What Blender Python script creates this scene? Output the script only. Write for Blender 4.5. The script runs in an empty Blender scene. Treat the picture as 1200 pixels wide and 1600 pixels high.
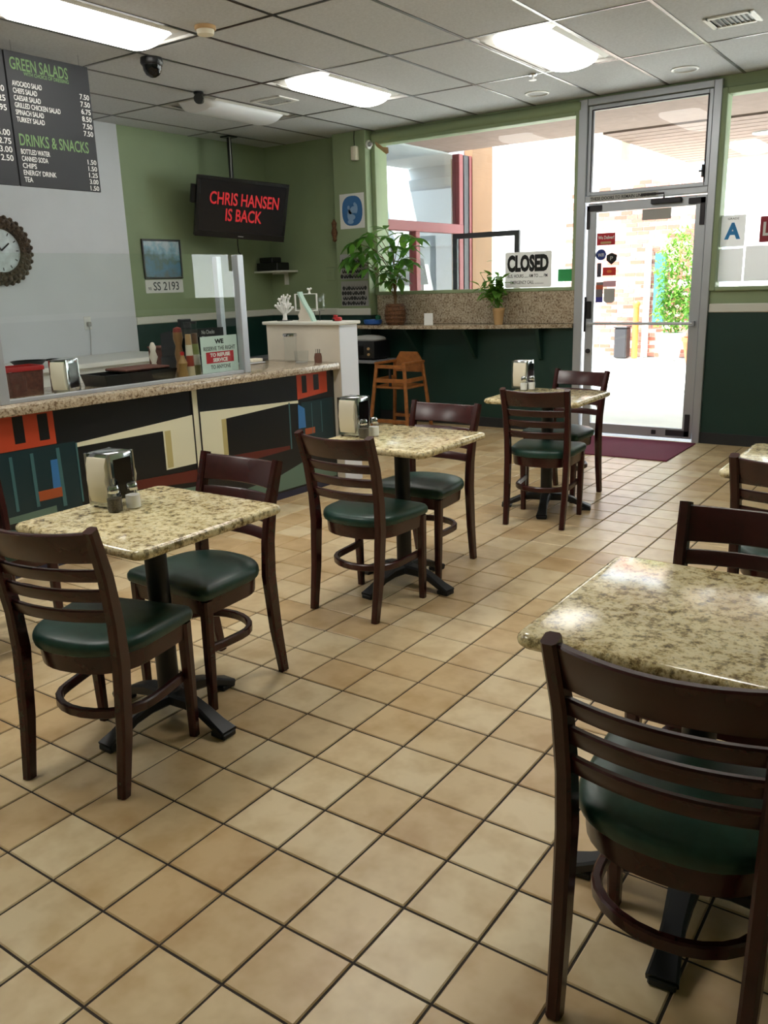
import bpy, bmesh, math, random
from mathutils import Vector, Matrix
random.seed(7)
PI = math.pi
SC = bpy.context.scene
COL = SC.collection

# ------------------------------------------------------------------ camera
RIGHT = Vector((0.82009043, 0.57142873, -0.03034623))
UP = Vector((-0.12562253, 0.23151864, 0.96468549))
FWD = Vector((-0.55827472, 0.78731717, -0.26165055))
EYE = Vector((0, 0, 1.4761))
cam = bpy.data.cameras.new('camera')
cam.sensor_fit = 'AUTO'; cam.sensor_width = 36; cam.lens = 1314.5 / 1600 * 36
cam.clip_start = 0.05; cam.clip_end = 200
co = bpy.data.objects.new('camera', cam); COL.objects.link(co)
m = Matrix.Identity(4)
for i in range(3):
    m[i][0], m[i][1], m[i][2], m[i][3] = RIGHT[i], UP[i], -FWD[i], EYE[i]
co.matrix_world = m
SC.camera = co
def seen(p):
    d = Vector(p) - EYE; z = d.dot(FWD)
    if z <= .05: return None
    return (600 + 1314.5 * d.dot(RIGHT) / z, 800 - 1314.5 * d.dot(UP) / z)

# ------------------------------------------------------------------ world, sun, exposure
w = bpy.data.worlds.new('sky'); SC.world = w; w.use_nodes = True
bg = w.node_tree.nodes['Background']
bg.inputs['Color'].default_value = (0.68, 0.83, 1.0, 1); bg.inputs['Strength'].default_value = 2.5
sl = bpy.data.lights.new('sun', 'SUN'); sl.energy = 11; sl.angle = 0.01; sl.color = (1, .96, .88)
so = bpy.data.objects.new('sun', sl); COL.objects.link(so)
so.rotation_euler = Vector((.22, .24, -.945)).to_track_quat('-Z', 'Y').to_euler()
SC.view_settings.view_transform = 'Standard'; SC.view_settings.look = 'None'
SC.view_settings.exposure = 1.1; SC.view_settings.gamma = 1; SC.view_settings.use_curve_mapping = False
LAMP = 3.4; LAMP_ADDED = 9.0

# ------------------------------------------------------------------ materials
def lin(r, g, b):
    f = lambda v: (v / 255 / 12.92) if v / 255 <= .04045 else ((v / 255 + .055) / 1.055) ** 2.4
    return (f(r), f(g), f(b), 1)
def mat(name, rgb, rough=.5, metal=0, spec=.5, coat=0, emit=None, es=1):
    x = bpy.data.materials.new(name); x.use_nodes = True
    b = x.node_tree.nodes['Principled BSDF']
    b.inputs['Base Color'].default_value = lin(*rgb)
    b.inputs['Roughness'].default_value = rough; b.inputs['Metallic'].default_value = metal
    b.inputs['Specular IOR Level'].default_value = spec
    b.inputs['Coat Weight'].default_value = coat
    if emit:
        b.inputs['Emission Color'].default_value = lin(*emit); b.inputs['Emission Strength'].default_value = es
    return x
def nt(x): return x.node_tree.nodes, x.node_tree.links, x.node_tree.nodes['Principled BSDF']
def ramp(N, stops, interp='LINEAR'):
    r = N.new('ShaderNodeValToRGB'); cr = r.color_ramp; cr.interpolation = interp
    while len(cr.elements) < len(stops): cr.elements.new(.5)
    for e, (p, c) in zip(cr.elements, stops): e.position = p; e.color = lin(*c) if len(c) == 3 else c
    return r
def noise(N, L, scale, detail=4, rough=.6, src=None):
    n = N.new('ShaderNodeTexNoise'); n.inputs['Scale'].default_value = scale
    n.inputs['Detail'].default_value = detail; n.inputs['Roughness'].default_value = rough
    if src is None:
        g = N.new('ShaderNodeNewGeometry'); src = g.outputs['Position']
    L.new(src, n.inputs['Vector']); return n
def mix(N, L, fac, a, b, mode='MIX'):
    x = N.new('ShaderNodeMix'); x.data_type = 'RGBA'; x.blend_type = mode
    for s, v in ((x.inputs[0], fac), (x.inputs[6], a), (x.inputs[7], b)):
        if hasattr(v, 'links'): L.new(v, s)
        else: s.default_value = v
    return x.outputs[2]
def bump(N, L, b, h, strength, dist=.01):
    u = N.new('ShaderNodeBump'); u.inputs['Strength'].default_value = strength; u.inputs['Distance'].default_value = dist
    L.new(h, u.inputs['Height']); L.new(u.outputs[0], b.inputs['Normal'])
def grained(name, rgb, rough, var=.12, scale=6, **k):
    x = mat(name, rgb, rough, **k); N, L, b = nt(x)
    n = noise(N, L, scale)
    lo = tuple(c * (1 - var) for c in rgb); hi = tuple(min(255, c * (1 + var * .6)) for c in rgb)
    r = ramp(N, [(.3, lo), (.7, hi)]); L.new(n.outputs[0], r.inputs[0]); L.new(r.outputs[0], b.inputs['Base Color'])
    return x
def granite(name, cols, rough, scale=1.0):
    x = mat(name, cols[0], rough, spec=.5, coat=0); N, L, b = nt(x)
    n1 = noise(N, L, 38 * scale, 6, .72); n2 = noise(N, L, 9 * scale, 3, .6); n3 = noise(N, L, 85 * scale, 4, .7)
    r1 = ramp(N, [(.36, cols[3]), (.43, cols[2]), (.48, cols[1]), (.56, cols[0])]); L.new(n1.outputs[0], r1.inputs[0])
    r2 = ramp(N, [(.40, cols[2]), (.60, cols[0])]); L.new(n2.outputs[0], r2.inputs[0])
    r3 = ramp(N, [(.36, cols[3]), (.45, (255, 255, 255))]); L.new(n3.outputs[0], r3.inputs[0])
    c = mix(N, L, .25, r1.outputs[0], r2.outputs[0])
    c = mix(N, L, .55, c, r3.outputs[0], 'MULTIPLY')
    L.new(c, b.inputs['Base Color']); return x
def tile_mat(name, island):
    x = mat(name, (205, 178, 135), .3, spec=.45); N, L, b = nt(x)
    if island: rnd = N.new('ShaderNodeNewGeometry').outputs['Random Per Island']
    else: rnd = N.new('ShaderNodeObjectInfo').outputs['Random']
    r = ramp(N, [(0, (200, 172, 128)), (.5, (212, 188, 146)), (1, (222, 204, 166))]); L.new(rnd, r.inputs[0])
    n = noise(N, L, 7.5, 3, .55); rn = ramp(N, [(.32, (226, 214, 196)), (.58, (255, 255, 255))]); L.new(n.outputs[0], rn.inputs[0])
    c = mix(N, L, .8, r.outputs[0], rn.outputs[0], 'MULTIPLY'); L.new(c, b.inputs['Base Color'])
    n2 = noise(N, L, 30, 3); rr = N.new('ShaderNodeMapRange'); rr.inputs[3].default_value = .24; rr.inputs[4].default_value = .42
    L.new(n2.outputs[0], rr.inputs[0]); L.new(rr.outputs[0], b.inputs['Roughness'])
    bump(N, L, b, n2.outputs[0], .08, .004); return x
def glass_mat(name, tint=(1, 1, 1, 1), ior=1.5):
    x = bpy.data.materials.new(name); x.use_nodes = True; N, L = x.node_tree.nodes, x.node_tree.links
    N.remove(N['Principled BSDF'])
    t = N.new('ShaderNodeBsdfTransparent'); t.inputs[0].default_value = tint
    g = N.new('ShaderNodeBsdfGlossy'); g.inputs['Roughness'].default_value = .0
    f = N.new('ShaderNodeFresnel'); f.inputs[0].default_value = ior
    ge = N.new('ShaderNodeNewGeometry'); mm = N.new('ShaderNodeMath'); mm.operation = 'MULTIPLY_ADD'   # reflect on the outer faces only
    mm.inputs[1].default_value = -1; mm.inputs[2].default_value = 1; L.new(ge.outputs['Backfacing'], mm.inputs[0])
    m2 = N.new('ShaderNodeMath'); m2.operation = 'MULTIPLY'; L.new(mm.outputs[0], m2.inputs[0]); L.new(f.outputs[0], m2.inputs[1])
    s = N.new('ShaderNodeMixShader'); L.new(m2.outputs[0], s.inputs[0]); L.new(t.outputs[0], s.inputs[1]); L.new(g.outputs[0], s.inputs[2])
    L.new(s.outputs[0], N['Material Output'].inputs[0]); return x
def brick_mat(name, island):
    x = mat(name, (160, 90, 70), .85); N, L, b = nt(x)
    rnd = N.new('ShaderNodeNewGeometry').outputs['Random Per Island'] if island else N.new('ShaderNodeObjectInfo').outputs['Random']
    r = ramp(N, [(0, (158, 92, 76)), (.4, (182, 120, 104)), (.65, (204, 158, 146)), (.85, (228, 212, 204))]); L.new(rnd, r.inputs[0])  # pale bricks put the bleached sun dapple into the colour
    L.new(r.outputs[0], b.inputs['Base Color']); return x

M = {}
M['tile'] = tile_mat('floor_tile_glaze', False); M['tile_far'] = tile_mat('floor_tile_glaze_far', True)
M['grout'] = grained('dark_grout', (50, 41, 33), .9)
M['wood'] = grained('mahogany', (60, 23, 22), .27, .14, 14, spec=.5)
M['vinyl'] = grained('green_vinyl', (32, 66, 57), .36, .12, 30)
_N, _L, _b = nt(M['vinyl']); bump(_N, _L, _b, noise(_N, _L, 600, 2).outputs[0], .12, .002)
M['granite'] = granite('table_granite', [(240, 228, 186), (222, 204, 152), (160, 138, 92), (64, 52, 36)], .13)
M['granite2'] = granite('counter_granite', [(202, 188, 164), (178, 160, 134), (130, 108, 84), (60, 48, 38)], .16, 1.5)
M['iron'] = mat('black_iron', (22, 26, 30), .45)
M['chrome'] = mat('chrome', (205, 208, 212), .12, 1)
M['alu'] = mat('aluminium', (186, 190, 196), .38, .55)
M['alu_dark'] = mat('dark_bronze', (52, 50, 54), .45, .3)
M['sage'] = grained('sage_paint', (148, 165, 128), .6, .03, 2)
M['green'] = grained('dark_green_paint', (20, 55, 47), .45, .05, 3)
M['trim'] = mat('white_trim_paint', (222, 222, 212), .45)
M['frp'] = grained('white_wall_panel', (214, 217, 222), .35, .02, 2)
M['cabinet'] = grained('cream_laminate', (222, 214, 198), .45, .03, 3)
M['base'] = mat('black_cove_base', (38, 40, 42), .5)
M['ceil'] = grained('ceiling_tile', (202, 204, 206), .9, .05, 60)
M['tbar'] = mat('ceiling_grid_metal', (92, 90, 88), .32, .7)
M['white'] = mat('white_enamel', (236, 236, 232), .4)
M['lens'] = mat('lit_acrylic_lens', (245, 245, 245), .4, emit=(255, 251, 244), es=LAMP)
M['lens_added'] = mat('lit_acrylic_lens_added', (245, 245, 245), .4, emit=(255, 251, 244), es=LAMP_ADDED)  # stronger lens of the unseen lamps added to light the near floor
M['housing'] = mat('troffer_enamel', (196, 195, 190), .4)
M['lens_off'] = mat('acrylic_lens_off', (240, 242, 246), .3)
M['black'] = mat('black_plastic', (20, 20, 22), .35)
M['blackgloss'] = mat('black_gloss', (10, 10, 12), .12)
M['screen'] = mat('tv_screen', (8, 8, 9), .22, emit=(20, 21, 24), es=.25)
M['redglow'] = mat('tv_red_letters', (30, 4, 4), .5, emit=(220, 44, 48), es=.30)
M['glass'] = glass_mat('window_glass', (.97, .99, .98, 1))
M['guard_glass'] = glass_mat('sneeze_guard_glass', (.96, .98, .97, 1), 1.75)
M['jar'] = glass_mat('jar_glass', (.98, .99, .99, 1), 1.4)
M['napkin'] = mat('paper_napkin', (238, 230, 208), .9)
M['paper'] = mat('white_paper', (236, 236, 232), .7)
M['chalk'] = mat('chalkboard', (40, 42, 46), .6)
M['chalkwhite'] = mat('chalk_white', (225, 225, 222), .9)
M['chalkgreen'] = mat('chalk_green', (114, 146, 98), .9)
M['bronze'] = grained('carved_bronze', (88, 74, 60), .5, .5, 40, metal=.2)
M['clockface'] = grained('clock_face', (206, 218, 220), .3, .15, 9)
M['oak'] = grained('honey_wood', (158, 98, 46), .45, .15, 20)
M['mat'] = grained('burgundy_carpet', (112, 34, 62), .95, .2, 250)
M['leaf'] = grained('leaf', (62, 112, 46), .4, .45, 9)
M['leaf2'] = grained('light_leaf', (104, 156, 62), .45, .4, 12)
for _k in ('leaf', 'leaf2'):
    N, L, b = nt(M[_k]); tr = N.new('ShaderNodeBsdfTranslucent'); tr.inputs[0].default_value = lin(120, 170, 60); ms = N.new('ShaderNodeMixShader'); ms.inputs[0].default_value = .35
    L.new(b.outputs[0], ms.inputs[1]); L.new(tr.outputs[0], ms.inputs[2]); L.new(ms.outputs[0], N['Material Output'].inputs[0])
M['bark'] = mat('bark', (110, 84, 56), .85)
M['wicker'] = grained('wicker', (104, 70, 44), .8, .35, 50)
M['tan'] = mat('tan_ceramic', (196, 160, 112), .6)
M['blue'] = mat('blue_plastic', (40, 92, 168), .4)
M['red'] = mat('red_plastic', (176, 34, 36), .4)
M['brownbin'] = grained('brown_bin', (96, 54, 44), .7, .2, 50)
M['pepper'] = grained('pepper', (96, 88, 76), .9, .4, 300)
M['salt'] = mat('salt', (244, 244, 242), .9)
M['ink'] = mat('black_ink', (18, 18, 18), .7)
M['signred'] = mat('sign_red', (186, 32, 46), .5)
M['signgray'] = mat('card_grey', (176, 176, 172), .8)
M['signwhite'] = mat('sign_white', (238, 238, 234), .5)
M['paper_back'] = mat('backlit_paper', (200, 198, 194), .8); M['sign_back'] = mat('backlit_plastic', (244, 244, 240), .5)
for _k, _f in (('paper_back', .55), ('sign_back', .3)):
    N, L, b = nt(M[_k]); tr = N.new('ShaderNodeBsdfTranslucent'); tr.inputs[0].default_value = (.85, .85, .85, 1); ms = N.new('ShaderNodeMixShader'); ms.inputs[0].default_value = _f
    L.new(b.outputs[0], ms.inputs[1]); L.new(tr.outputs[0], ms.inputs[2]); L.new(ms.outputs[0], N['Material Output'].inputs[0])
M['stucco'] = grained('pinkish_stucco', (150, 128, 118), .9, .05, 8)
M['cream'] = grained('cream_stucco', (238, 220, 192), .9, .04, 5)
M['plaster'] = mat('white_plaster', (246, 244, 240), .9)
M['concrete'] = grained('pale_concrete', (226, 224, 218), .9, .04, 2)
M['brick'] = brick_mat('red_brick', False); M['brick_far'] = brick_mat('red_brick_rest', True)
M['mortar'] = mat('mortar', (214, 204, 196), .95)
M['redframe'] = mat('red_painted_frame', (140, 58, 60), .5)
M['tanwall'] = grained('tan_wall', (150, 114, 84), .85, .04, 4)
M['paleroom'] = mat('pale_room_paint', (212, 216, 220), .8)
M['terracotta'] = mat('terracotta', (206, 104, 62), .8)
M['teal'] = mat('teal_paint', (70, 128, 136), .6)
M['orange'] = mat('orange_paint', (232, 132, 60), .6)
def colour(name, rgb, rough=.45):
    if name not in M: M[name] = mat(name, rgb, rough)
    return M[name]

# ------------------------------------------------------------------ mesh helpers
class MB:
    def __init__(s): s.v = []; s.f = []
    def add(s, vs, fs):
        o = len(s.v); s.v += [tuple(p) for p in vs]; s.f += [tuple(i + o for i in f) for f in fs]; return s
    def bm(s, b, M4=None):
        b.verts.index_update()
        return s.add([(M4 @ v.co if M4 else v.co) for v in b.verts], [[v.index for v in f.verts] for f in b.faces])
    def box(s, lo, hi, bev=0, seg=1, M4=None):
        b = bmesh.new(); bmesh.ops.create_cube(b, size=1)
        c = [(a + d) / 2 for a, d in zip(lo, hi)]; z = [abs(d - a) for a, d in zip(lo, hi)]
        for v in b.verts: v.co = Vector((v.co[i] * z[i] + c[i] for i in range(3)))
        if bev: bmesh.ops.bevel(b, geom=b.edges[:], offset=min(bev, min(z) * .45), segments=seg, affect='EDGES', profile=.5)
        s.bm(b, M4); b.free(); return s
    def loft(s, rings, caps=(True, True), closed=True):
        n = len(rings[0]); o = len(s.v)
        for r in rings: s.v += [tuple(p) for p in r]
        for k in range(len(rings) - 1):
            for i in range(n if closed else n - 1):
                j = (i + 1) % n
                s.f.append((o + k * n + i, o + k * n + j, o + (k + 1) * n + j, o + (k + 1) * n + i))
        if caps[0]: s.f.append(tuple(o + i for i in reversed(range(n))))
        if caps[1]: s.f.append(tuple(o + (len(rings) - 1) * n + i for i in range(n)))
        return s
    def ring(s, prof, c=(0, 0, 0), n=20): return s.lathe(prof + [prof[0]], c, n, caps=False)
    def lathe(s, prof, c=(0, 0, 0), n=20, sq=0, caps=True):
        rings = []
        for r, z in prof:
            ring = []
            for i in range(n):
                a = 2 * PI * (i + .5) / n
                k = 1 if not sq else 1 / max(abs(math.cos(a)), abs(math.sin(a))) ** sq
                ring.append((c[0] + r * k * math.cos(a), c[1] + r * k * math.sin(a), c[2] + z))
            rings.append(ring)
        return s.loft(rings, caps=(caps, caps))
    def bar(s, path, wd, w, t, ch=.2):
        """rectangular section swept along path; wd = direction of the width"""
        P = [Vector(p) for p in path]; wd = Vector(wd).normalized(); rings = []
        for i, p in enumerate(P):
            tg = (P[min(i + 1, len(P) - 1)] - P[max(i - 1, 0)]).normalized()
            td = tg.cross(wd).normalized(); wv = td.cross(tg).normalized()
            a = (w[i] if isinstance(w, (list, tuple)) else w) / 2; b = (t[i] if isinstance(t, (list, tuple)) else t) / 2
            c = min(a, b) * ch * 2
            q = [(a, b - c), (a - c, b), (-a + c, b), (-a, b - c), (-a, -b + c), (-a + c, -b), (a - c, -b), (a, -b + c)]
            rings.append([p + wv * x + td * y for x, y in q])
        return s.loft(rings)
    def tube(s, path, r, n=8):
        P = [Vector(p) for p in path]; rings = []
        for i, p in enumerate(P):
            tg = (P[min(i + 1, len(P) - 1)] - P[max(i - 1, 0)]).normalized()
            ref = Vector((0, 0, 1)) if abs(tg.z) < .95 else Vector((1, 0, 0))
            a = tg.cross(ref).normalized(); b = tg.cross(a); rr = r[i] if isinstance(r, (list, tuple)) else r
            rings.append([p + a * rr * math.cos(2 * PI * k / n) + b * rr * math.sin(2 * PI * k / n) for k in range(n)])
        return s.loft(rings)
    def ball(s, c, r, n=12, sc=(1, 1, 1)):
        b = bmesh.new(); bmesh.ops.create_uvsphere(b, u_segments=n, v_segments=max(6, n // 2 + 2), radius=r)
        for v in b.verts: v.co = Vector((v.co.x * sc[0] + c[0], v.co.y * sc[1] + c[1], v.co.z * sc[2] + c[2]))
        s.bm(b); b.free(); return s
    def prism(s, poly, f0, f1):
        """poly of 2-D points; f0/f1 map them to the two faces"""
        return s.loft([[f0(*p) for p in poly], [f1(*p) for p in poly]])
    def mesh(s, name, smooth=True, angle=35):
        me = bpy.data.meshes.new(name); me.from_pydata(s.v, [], s.f)
        b = bmesh.new(); b.from_mesh(me); bmesh.ops.recalc_face_normals(b, faces=b.faces); b.to_mesh(me); b.free()
        if smooth:
            me.polygons.foreach_set('use_smooth', [True] * len(me.polygons)); me.set_sharp_from_angle(angle=math.radians(angle))
        me.update(); return me
def link(name, data, m_=None, parent=None, loc=(0, 0, 0), rz=0):
    if m_ is not None and not data.materials: data.materials.append(m_)
    o = bpy.data.objects.new(name, data); COL.objects.link(o); o.location = loc; o.rotation_euler = (0, 0, rz)
    if parent: o.parent = parent
    return o
def obj(name, mb, m_, parent=None, loc=(0, 0, 0), rz=0, smooth=True): return link(name, mb.mesh(name, smooth), m_, parent, loc, rz)
def tag(o, label, cat, group=None, kind=None):
    if label: o['label'] = label
    if cat: o['category'] = cat
    if group: o['group'] = group
    if kind: o['kind'] = kind
    return o
def thing(name, label, cat, loc=(0, 0, 0), rz=0, group=None):
    o = bpy.data.objects.new(name, None); COL.objects.link(o); o.location = loc; o.rotation_euler = (0, 0, rz)
    o.empty_display_size = .05
    return tag(o, label, cat, group)
def struct(name, mb, m_, parent=None, smooth=True):
    o = obj(name, mb, m_, parent, smooth=smooth)
    if not parent: o['kind'] = 'structure'
    return o
def sroot(name):
    o = bpy.data.objects.new(name, None); COL.objects.link(o); o['kind'] = 'structure'; return o
def dup(root, loc, rz, label, group=None):
    r = root.copy(); COL.objects.link(r); r.location = loc; r.rotation_euler = (0, 0, rz); r['label'] = label
    if group: r['group'] = group
    for ch in list(root.children):
        c = ch.copy(); COL.objects.link(c); c.parent = r
        for g in ch.children:
            d = g.copy(); COL.objects.link(d); d.parent = c
    return r
def frame(o, r, u, n):
    """4x4 with columns right, up, normal at origin o"""
    x = Matrix.Identity(4)
    for i in range(3): x[i][0], x[i][1], x[i][2], x[i][3] = r[i], u[i], n[i], o[i]
    return x
def text(s, F, x, y, w_, h_, m_, parent, off=0, align='L', name='lettering', ext=.0006):
    cu = bpy.data.curves.new('t', 'FONT'); cu.body = s; cu.offset = off; cu.resolution_u = 3; cu.extrude = .02
    t = bpy.data.objects.new('t', cu); COL.objects.link(t); bpy.context.view_layer.update()
    me = bpy.data.meshes.new_from_object(t.evaluated_get(bpy.context.evaluated_depsgraph_get()))
    bpy.data.objects.remove(t); bpy.data.curves.remove(cu)
    xs = [v.co.x for v in me.vertices]; ys = [v.co.y for v in me.vertices]
    x0, x1, y0, y1 = min(xs), max(xs), min(ys), max(ys)
    sx = w_ / (x1 - x0); sy = h_ / (y1 - y0)
    ox = {'L': 0, 'C': -w_ / 2, 'R': -w_}[align]
    for v in me.vertices:
        z = ext if v.co.z > 0 else 0
        v.co = F @ Vector(((v.co.x - x0) * sx + x + ox, (v.co.y - y0) * sy + y, z))
    me.materials.clear()
    return link(name, me, m_, parent)
def rrect(w_, d, r, n=5, cx=0, cy=0):
    pts = []
    for qx, qy, a0 in ((1, 1, 0), (-1, 1, PI / 2), (-1, -1, PI), (1, -1, 1.5 * PI)):
        for k in range(n + 1):
            a = a0 + PI / 2 * k / n
            pts.append((cx + qx * (w_ / 2 - r) + r * math.cos(a), cy + qy * (d / 2 - r) + r * math.sin(a)))
    return pts
def card(F, w_, h_, t=.003, r=0):
    """thin plate in frame F, lower left at origin, face on +n"""
    b = MB(); pts = rrect(w_, h_, r, 3, w_ / 2, h_ / 2) if r else [(0, 0), (w_, 0), (w_, h_), (0, h_)]
    return b.loft([[F @ Vector((x, y, -t)) for x, y in pts], [F @ Vector((x, y, 0)) for x, y in pts]])

def disc(F, cx, cy, a, b, ext=.0008, n=28, p=2.6):
    e = lambda v: math.copysign(abs(v) ** (2 / p), v)
    pts = [(cx + a * e(math.cos(2 * PI * k / n)), cy + b * e(math.sin(2 * PI * k / n))) for k in range(n)]
    return MB().loft([[F @ Vector((x, y, 0)) for x, y in pts], [F @ Vector((x, y, ext)) for x, y in pts]])
H = 3.023; YW = 7.78; XL = -7.05; XR = 1.9; YB = -2.6

# ------------------------------------------------------------------ floor
fl = struct('floor', MB().box((XL, YB, -.12), (XR, YW, -.004)), M['grout'], smooth=False)
TS, FX, FY = .20679, -.99062, 1.22163
g2 = (TS - .0065) / 2
tb = bmesh.new(); bmesh.ops.create_cube(tb, size=1)
for v in tb.verts: v.co = Vector((v.co.x * 2 * g2, v.co.y * 2 * g2, v.co.z * .01 - .005))
bmesh.ops.bevel(tb, geom=[e for e in tb.edges if all(v.co.z > -.001 for v in e.verts)], offset=.003, segments=1, affect='EDGES')
tmb = MB().bm(tb); tb.free()
tile_me = tmb.mesh('floor_tile'); tile_me.materials.append(M['tile'])
cells = []
for i in range(-31, 13):
    for j in range(-20, 33):
        cx, cy = FX + (i + .5) * TS, FY + (j + .5) * TS
        if cx - g2 < XL + .01 or cx + g2 > XR - .01 or cy + g2 > YW - .01 or cy - g2 < YB + .01: continue
        p = seen((cx, cy, 0)); vis = p and -60 < p[0] < 1260 and 300 < p[1] < 1700
        cells.append((0 if vis else 1, (cx * cx + cy * cy), cx, cy))
cells.sort()
rest = MB()
for k, (a, d, cx, cy) in enumerate(cells):
    if k < 300:
        o = bpy.data.objects.new('floor_tile', tile_me); COL.objects.link(o); o.parent = fl; o.location = (cx, cy, random.uniform(-.0006, .0004))
    else: rest.add([(x + cx, y + cy, z) for x, y, z in tmb.v], tmb.f)
# cut tiles along the window wall
for i in range(-29, 12):
    cx = FX + (i + .5) * TS; y0 = FY + 31 * TS + .003
    rest.box((cx - g2, y0, -.01), (cx + g2, YW - .005, 0))
o = obj('floor_tiles_beyond', rest, M['tile_far'], fl); o['kind'] = 'stuff'
mt = MB().box((-3.06, 6.84, 0), (-2.0, 7.70, .009), .004)
tag(obj('door_mat', mt, M['mat'], None), 'burgundy carpet mat on the tiles inside the glass door', 'mat')

# ------------------------------------------------------------------ ceiling
ce = struct('ceiling', MB().box((XL - .15, YB - .15, H + .02), (XR + .15, YW + .2, H + .14)), M['ceil'], smooth=False)
CX, CY = -3.663, 4.1958
xs = [XL] + [CX + .61 * i for i in range(-5, 9)] + [XR]
xs = [x for x in xs if XL <= x <= XR]
ys = [YB] + [CY + 1.22 * j for j in range(-5, 3)] + [YW]
LIGHTS = {(-2, -1): 1, (-4, 1): 0, (-2, 1): 1, (1, 1): 1, (-2, -3): 2, (1, -3): 2, (1, -1): 2, (4, -1): 2}  # later entries are unseen lamps, added to brighten the near floor
for a in range(len(xs) - 1):
    for b in range(len(ys) - 1):
        i = round((xs[a + 1] - CX) / .61) - 1; j = round((ys[b + 1] - CY) / 1.22) - 1
        if a and b and (i, j) in LIGHTS: continue
        t = MB().box((xs[a] + .004, ys[b] + .004, H - .002), (xs[a + 1] - .004, ys[b + 1] - .004, H + .018), .004)
        obj('ceiling_tile', t, M['ceil'], ce, smooth=False)
for x in xs[1:-1]: obj('grid_bar', MB().box((x - .011, YB, H - .006), (x + .011, YW, H + .02)), M['tbar'], ce, smooth=False)
for y in ys[1:-1]: obj('grid_bar', MB().box((XL, y - .011, H - .0055), (XR, y + .011, H + .02)), M['tbar'], ce, smooth=False)

def fixture(i, j, on, label):
    x0, y0 = CX + .61 * i + .013, CY + 1.22 * j + .013; W_, D_ = .584, 1.194
    t = thing('ceiling_light', label, 'light', (x0 + W_ / 2, y0 + D_ / 2, H), group='recessed ceiling lights')
    b = MB().box((-W_ / 2, -D_ / 2, .012), (W_ / 2, D_ / 2, .018))
    for s in (-1, 1):
        b.box((s * W_ / 2 - .012, -D_ / 2, -.004), (s * W_ / 2 + .012, D_ / 2, .014)); b.box((-W_ / 2, s * D_ / 2 - .012, -.004), (W_ / 2, s * D_ / 2 + .012, .014))
    obj('housing', b, M['housing'], t, smooth=False)
    # wrap-round lens: a lower trough with a rounded end
    L_ = MB(); rings = []; n = 14; half = D_ / 2 - .13
    for k in range(13):
        y = -half - .05 + (2 * half + .1) * k / 12
        e = max(0, abs(y) - half) / .05; q = math.sqrt(max(0, 1 - e * e)) * .9 + .1
        rings.append([(-.20 * (.7 + .3 * q) * math.cos(PI * m_ / n), y, .012 - .082 * q * math.sin(PI * m_ / n) ** .8) for m_ in range(n + 1)])
    L_.loft(rings, closed=False, caps=(False, False)); L_.f.append(tuple(range(n + 1))); L_.f.append(tuple(reversed(range(12 * (n + 1), 13 * (n + 1)))))
    obj('lens', L_, M[('lens_off', 'lens', 'lens_added')[on]], t)
    # louvre wings beside the lens
    for s in (-1, 1):
        obj('reflector', MB().loft([[(s * .285, y, .008), (s * .24, y, -.012), (s * .236, y, -.010), (s * .280, y, .012)] for y in (-half, half)]), M['white'], t, smooth=False)
    return t
LL = {(-2, -1): 'lit ceiling light nearest the menu board at the top left', (-4, 1): 'unlit ceiling light above the television', (-2, 1): 'lit ceiling light in the middle, left of the brightest one',
      (1, 1): 'brightest ceiling light, nearest the glass door', (-2, -3): 'added ceiling light, unseen behind the camera on the left', (1, -3): 'added ceiling light, unseen behind the camera on the right', (1, -1): 'added ceiling light, unseen above the front right table', (4, -1): 'added ceiling light, unseen at the right wall'}
for (i, j), on in LIGHTS.items(): fixture(i, j, on, LL[(i, j)])

def vent(cx, cy, sx, sy, label, along):
    t = thing('ceiling_vent', label, 'vent', (cx, cy, H), group='ceiling air vents')
    b = MB()
    for s in (-1, 1):
        b.box((s * sx / 2 - .018, -sy / 2 - .018, -.012), (s * sx / 2 + .018, sy / 2 + .018, .0), .003); b.box((-sx / 2, s * sy / 2 - .018, -.012), (sx / 2, s * sy / 2 + .018, .0), .003)
    obj('frame', b, M['white'], t, smooth=False)
    obj('dark_duct', MB().box((-sx / 2, -sy / 2, -.004), (sx / 2, sy / 2, -.001)), M['black'], t, smooth=False)
    n = 9
    for k in range(n):
        if along == 'x':
            x = -sx / 2 + sx * (k + .5) / n; bb = MB().box((x - .003, -sy / 2, -.011), (x + .003, sy / 2, -.003))
        else:
            y = -sy / 2 + sy * (k + .5) / n; bb = MB().box((-sx / 2, y - .003, -.011), (sx / 2, y + .003, -.003))
        obj('slat', bb, M['signgray'], t, smooth=False)
vent(-1.55, 6.16, .27, .24, 'slotted white air vent in the ceiling near the right window', 'x')
vent(-5.24, 5.96, .30, .22, 'dark air vent in the ceiling between two lights above the counter', 'x')
for cx, cy, lb in ((-3.42, 7.30, 'round white ceiling speaker left of the door'), (-2.17, 7.30, 'round white ceiling speaker above the door, right of the other')):
    t = thing('ceiling_speaker', lb, 'speaker', (cx, cy, H), group='round ceiling speakers')
    obj('trim_ring', MB().ring([(.105, -.002), (.105, -.009), (.092, -.012), (.085, -.004)], n=28), M['white'], t)
    obj('grille', MB().lathe([(.0, -.004), (.085, -.004), (.085, -.002), (0, -.002)], n=24), M['ceil'], t)
t = thing('smoke_detector', 'cream smoke detector on the ceiling right of the lit tube', 'detector', (-4.12, 4.09, H))
obj('base', MB().lathe([(.065, -.003), (.065, -.02), (.06, -.025)], n=24), M['tan'], t); obj('cap', MB().lathe([(.055, -.025), (.05, -.05), (.03, -.056), (0, -.057)], n=24), M['napkin'], t)
t = thing('sprinkler_head', 'small ceiling sprinkler beside the brightest light', 'sprinkler', (-3.14, 6.62, H))
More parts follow.
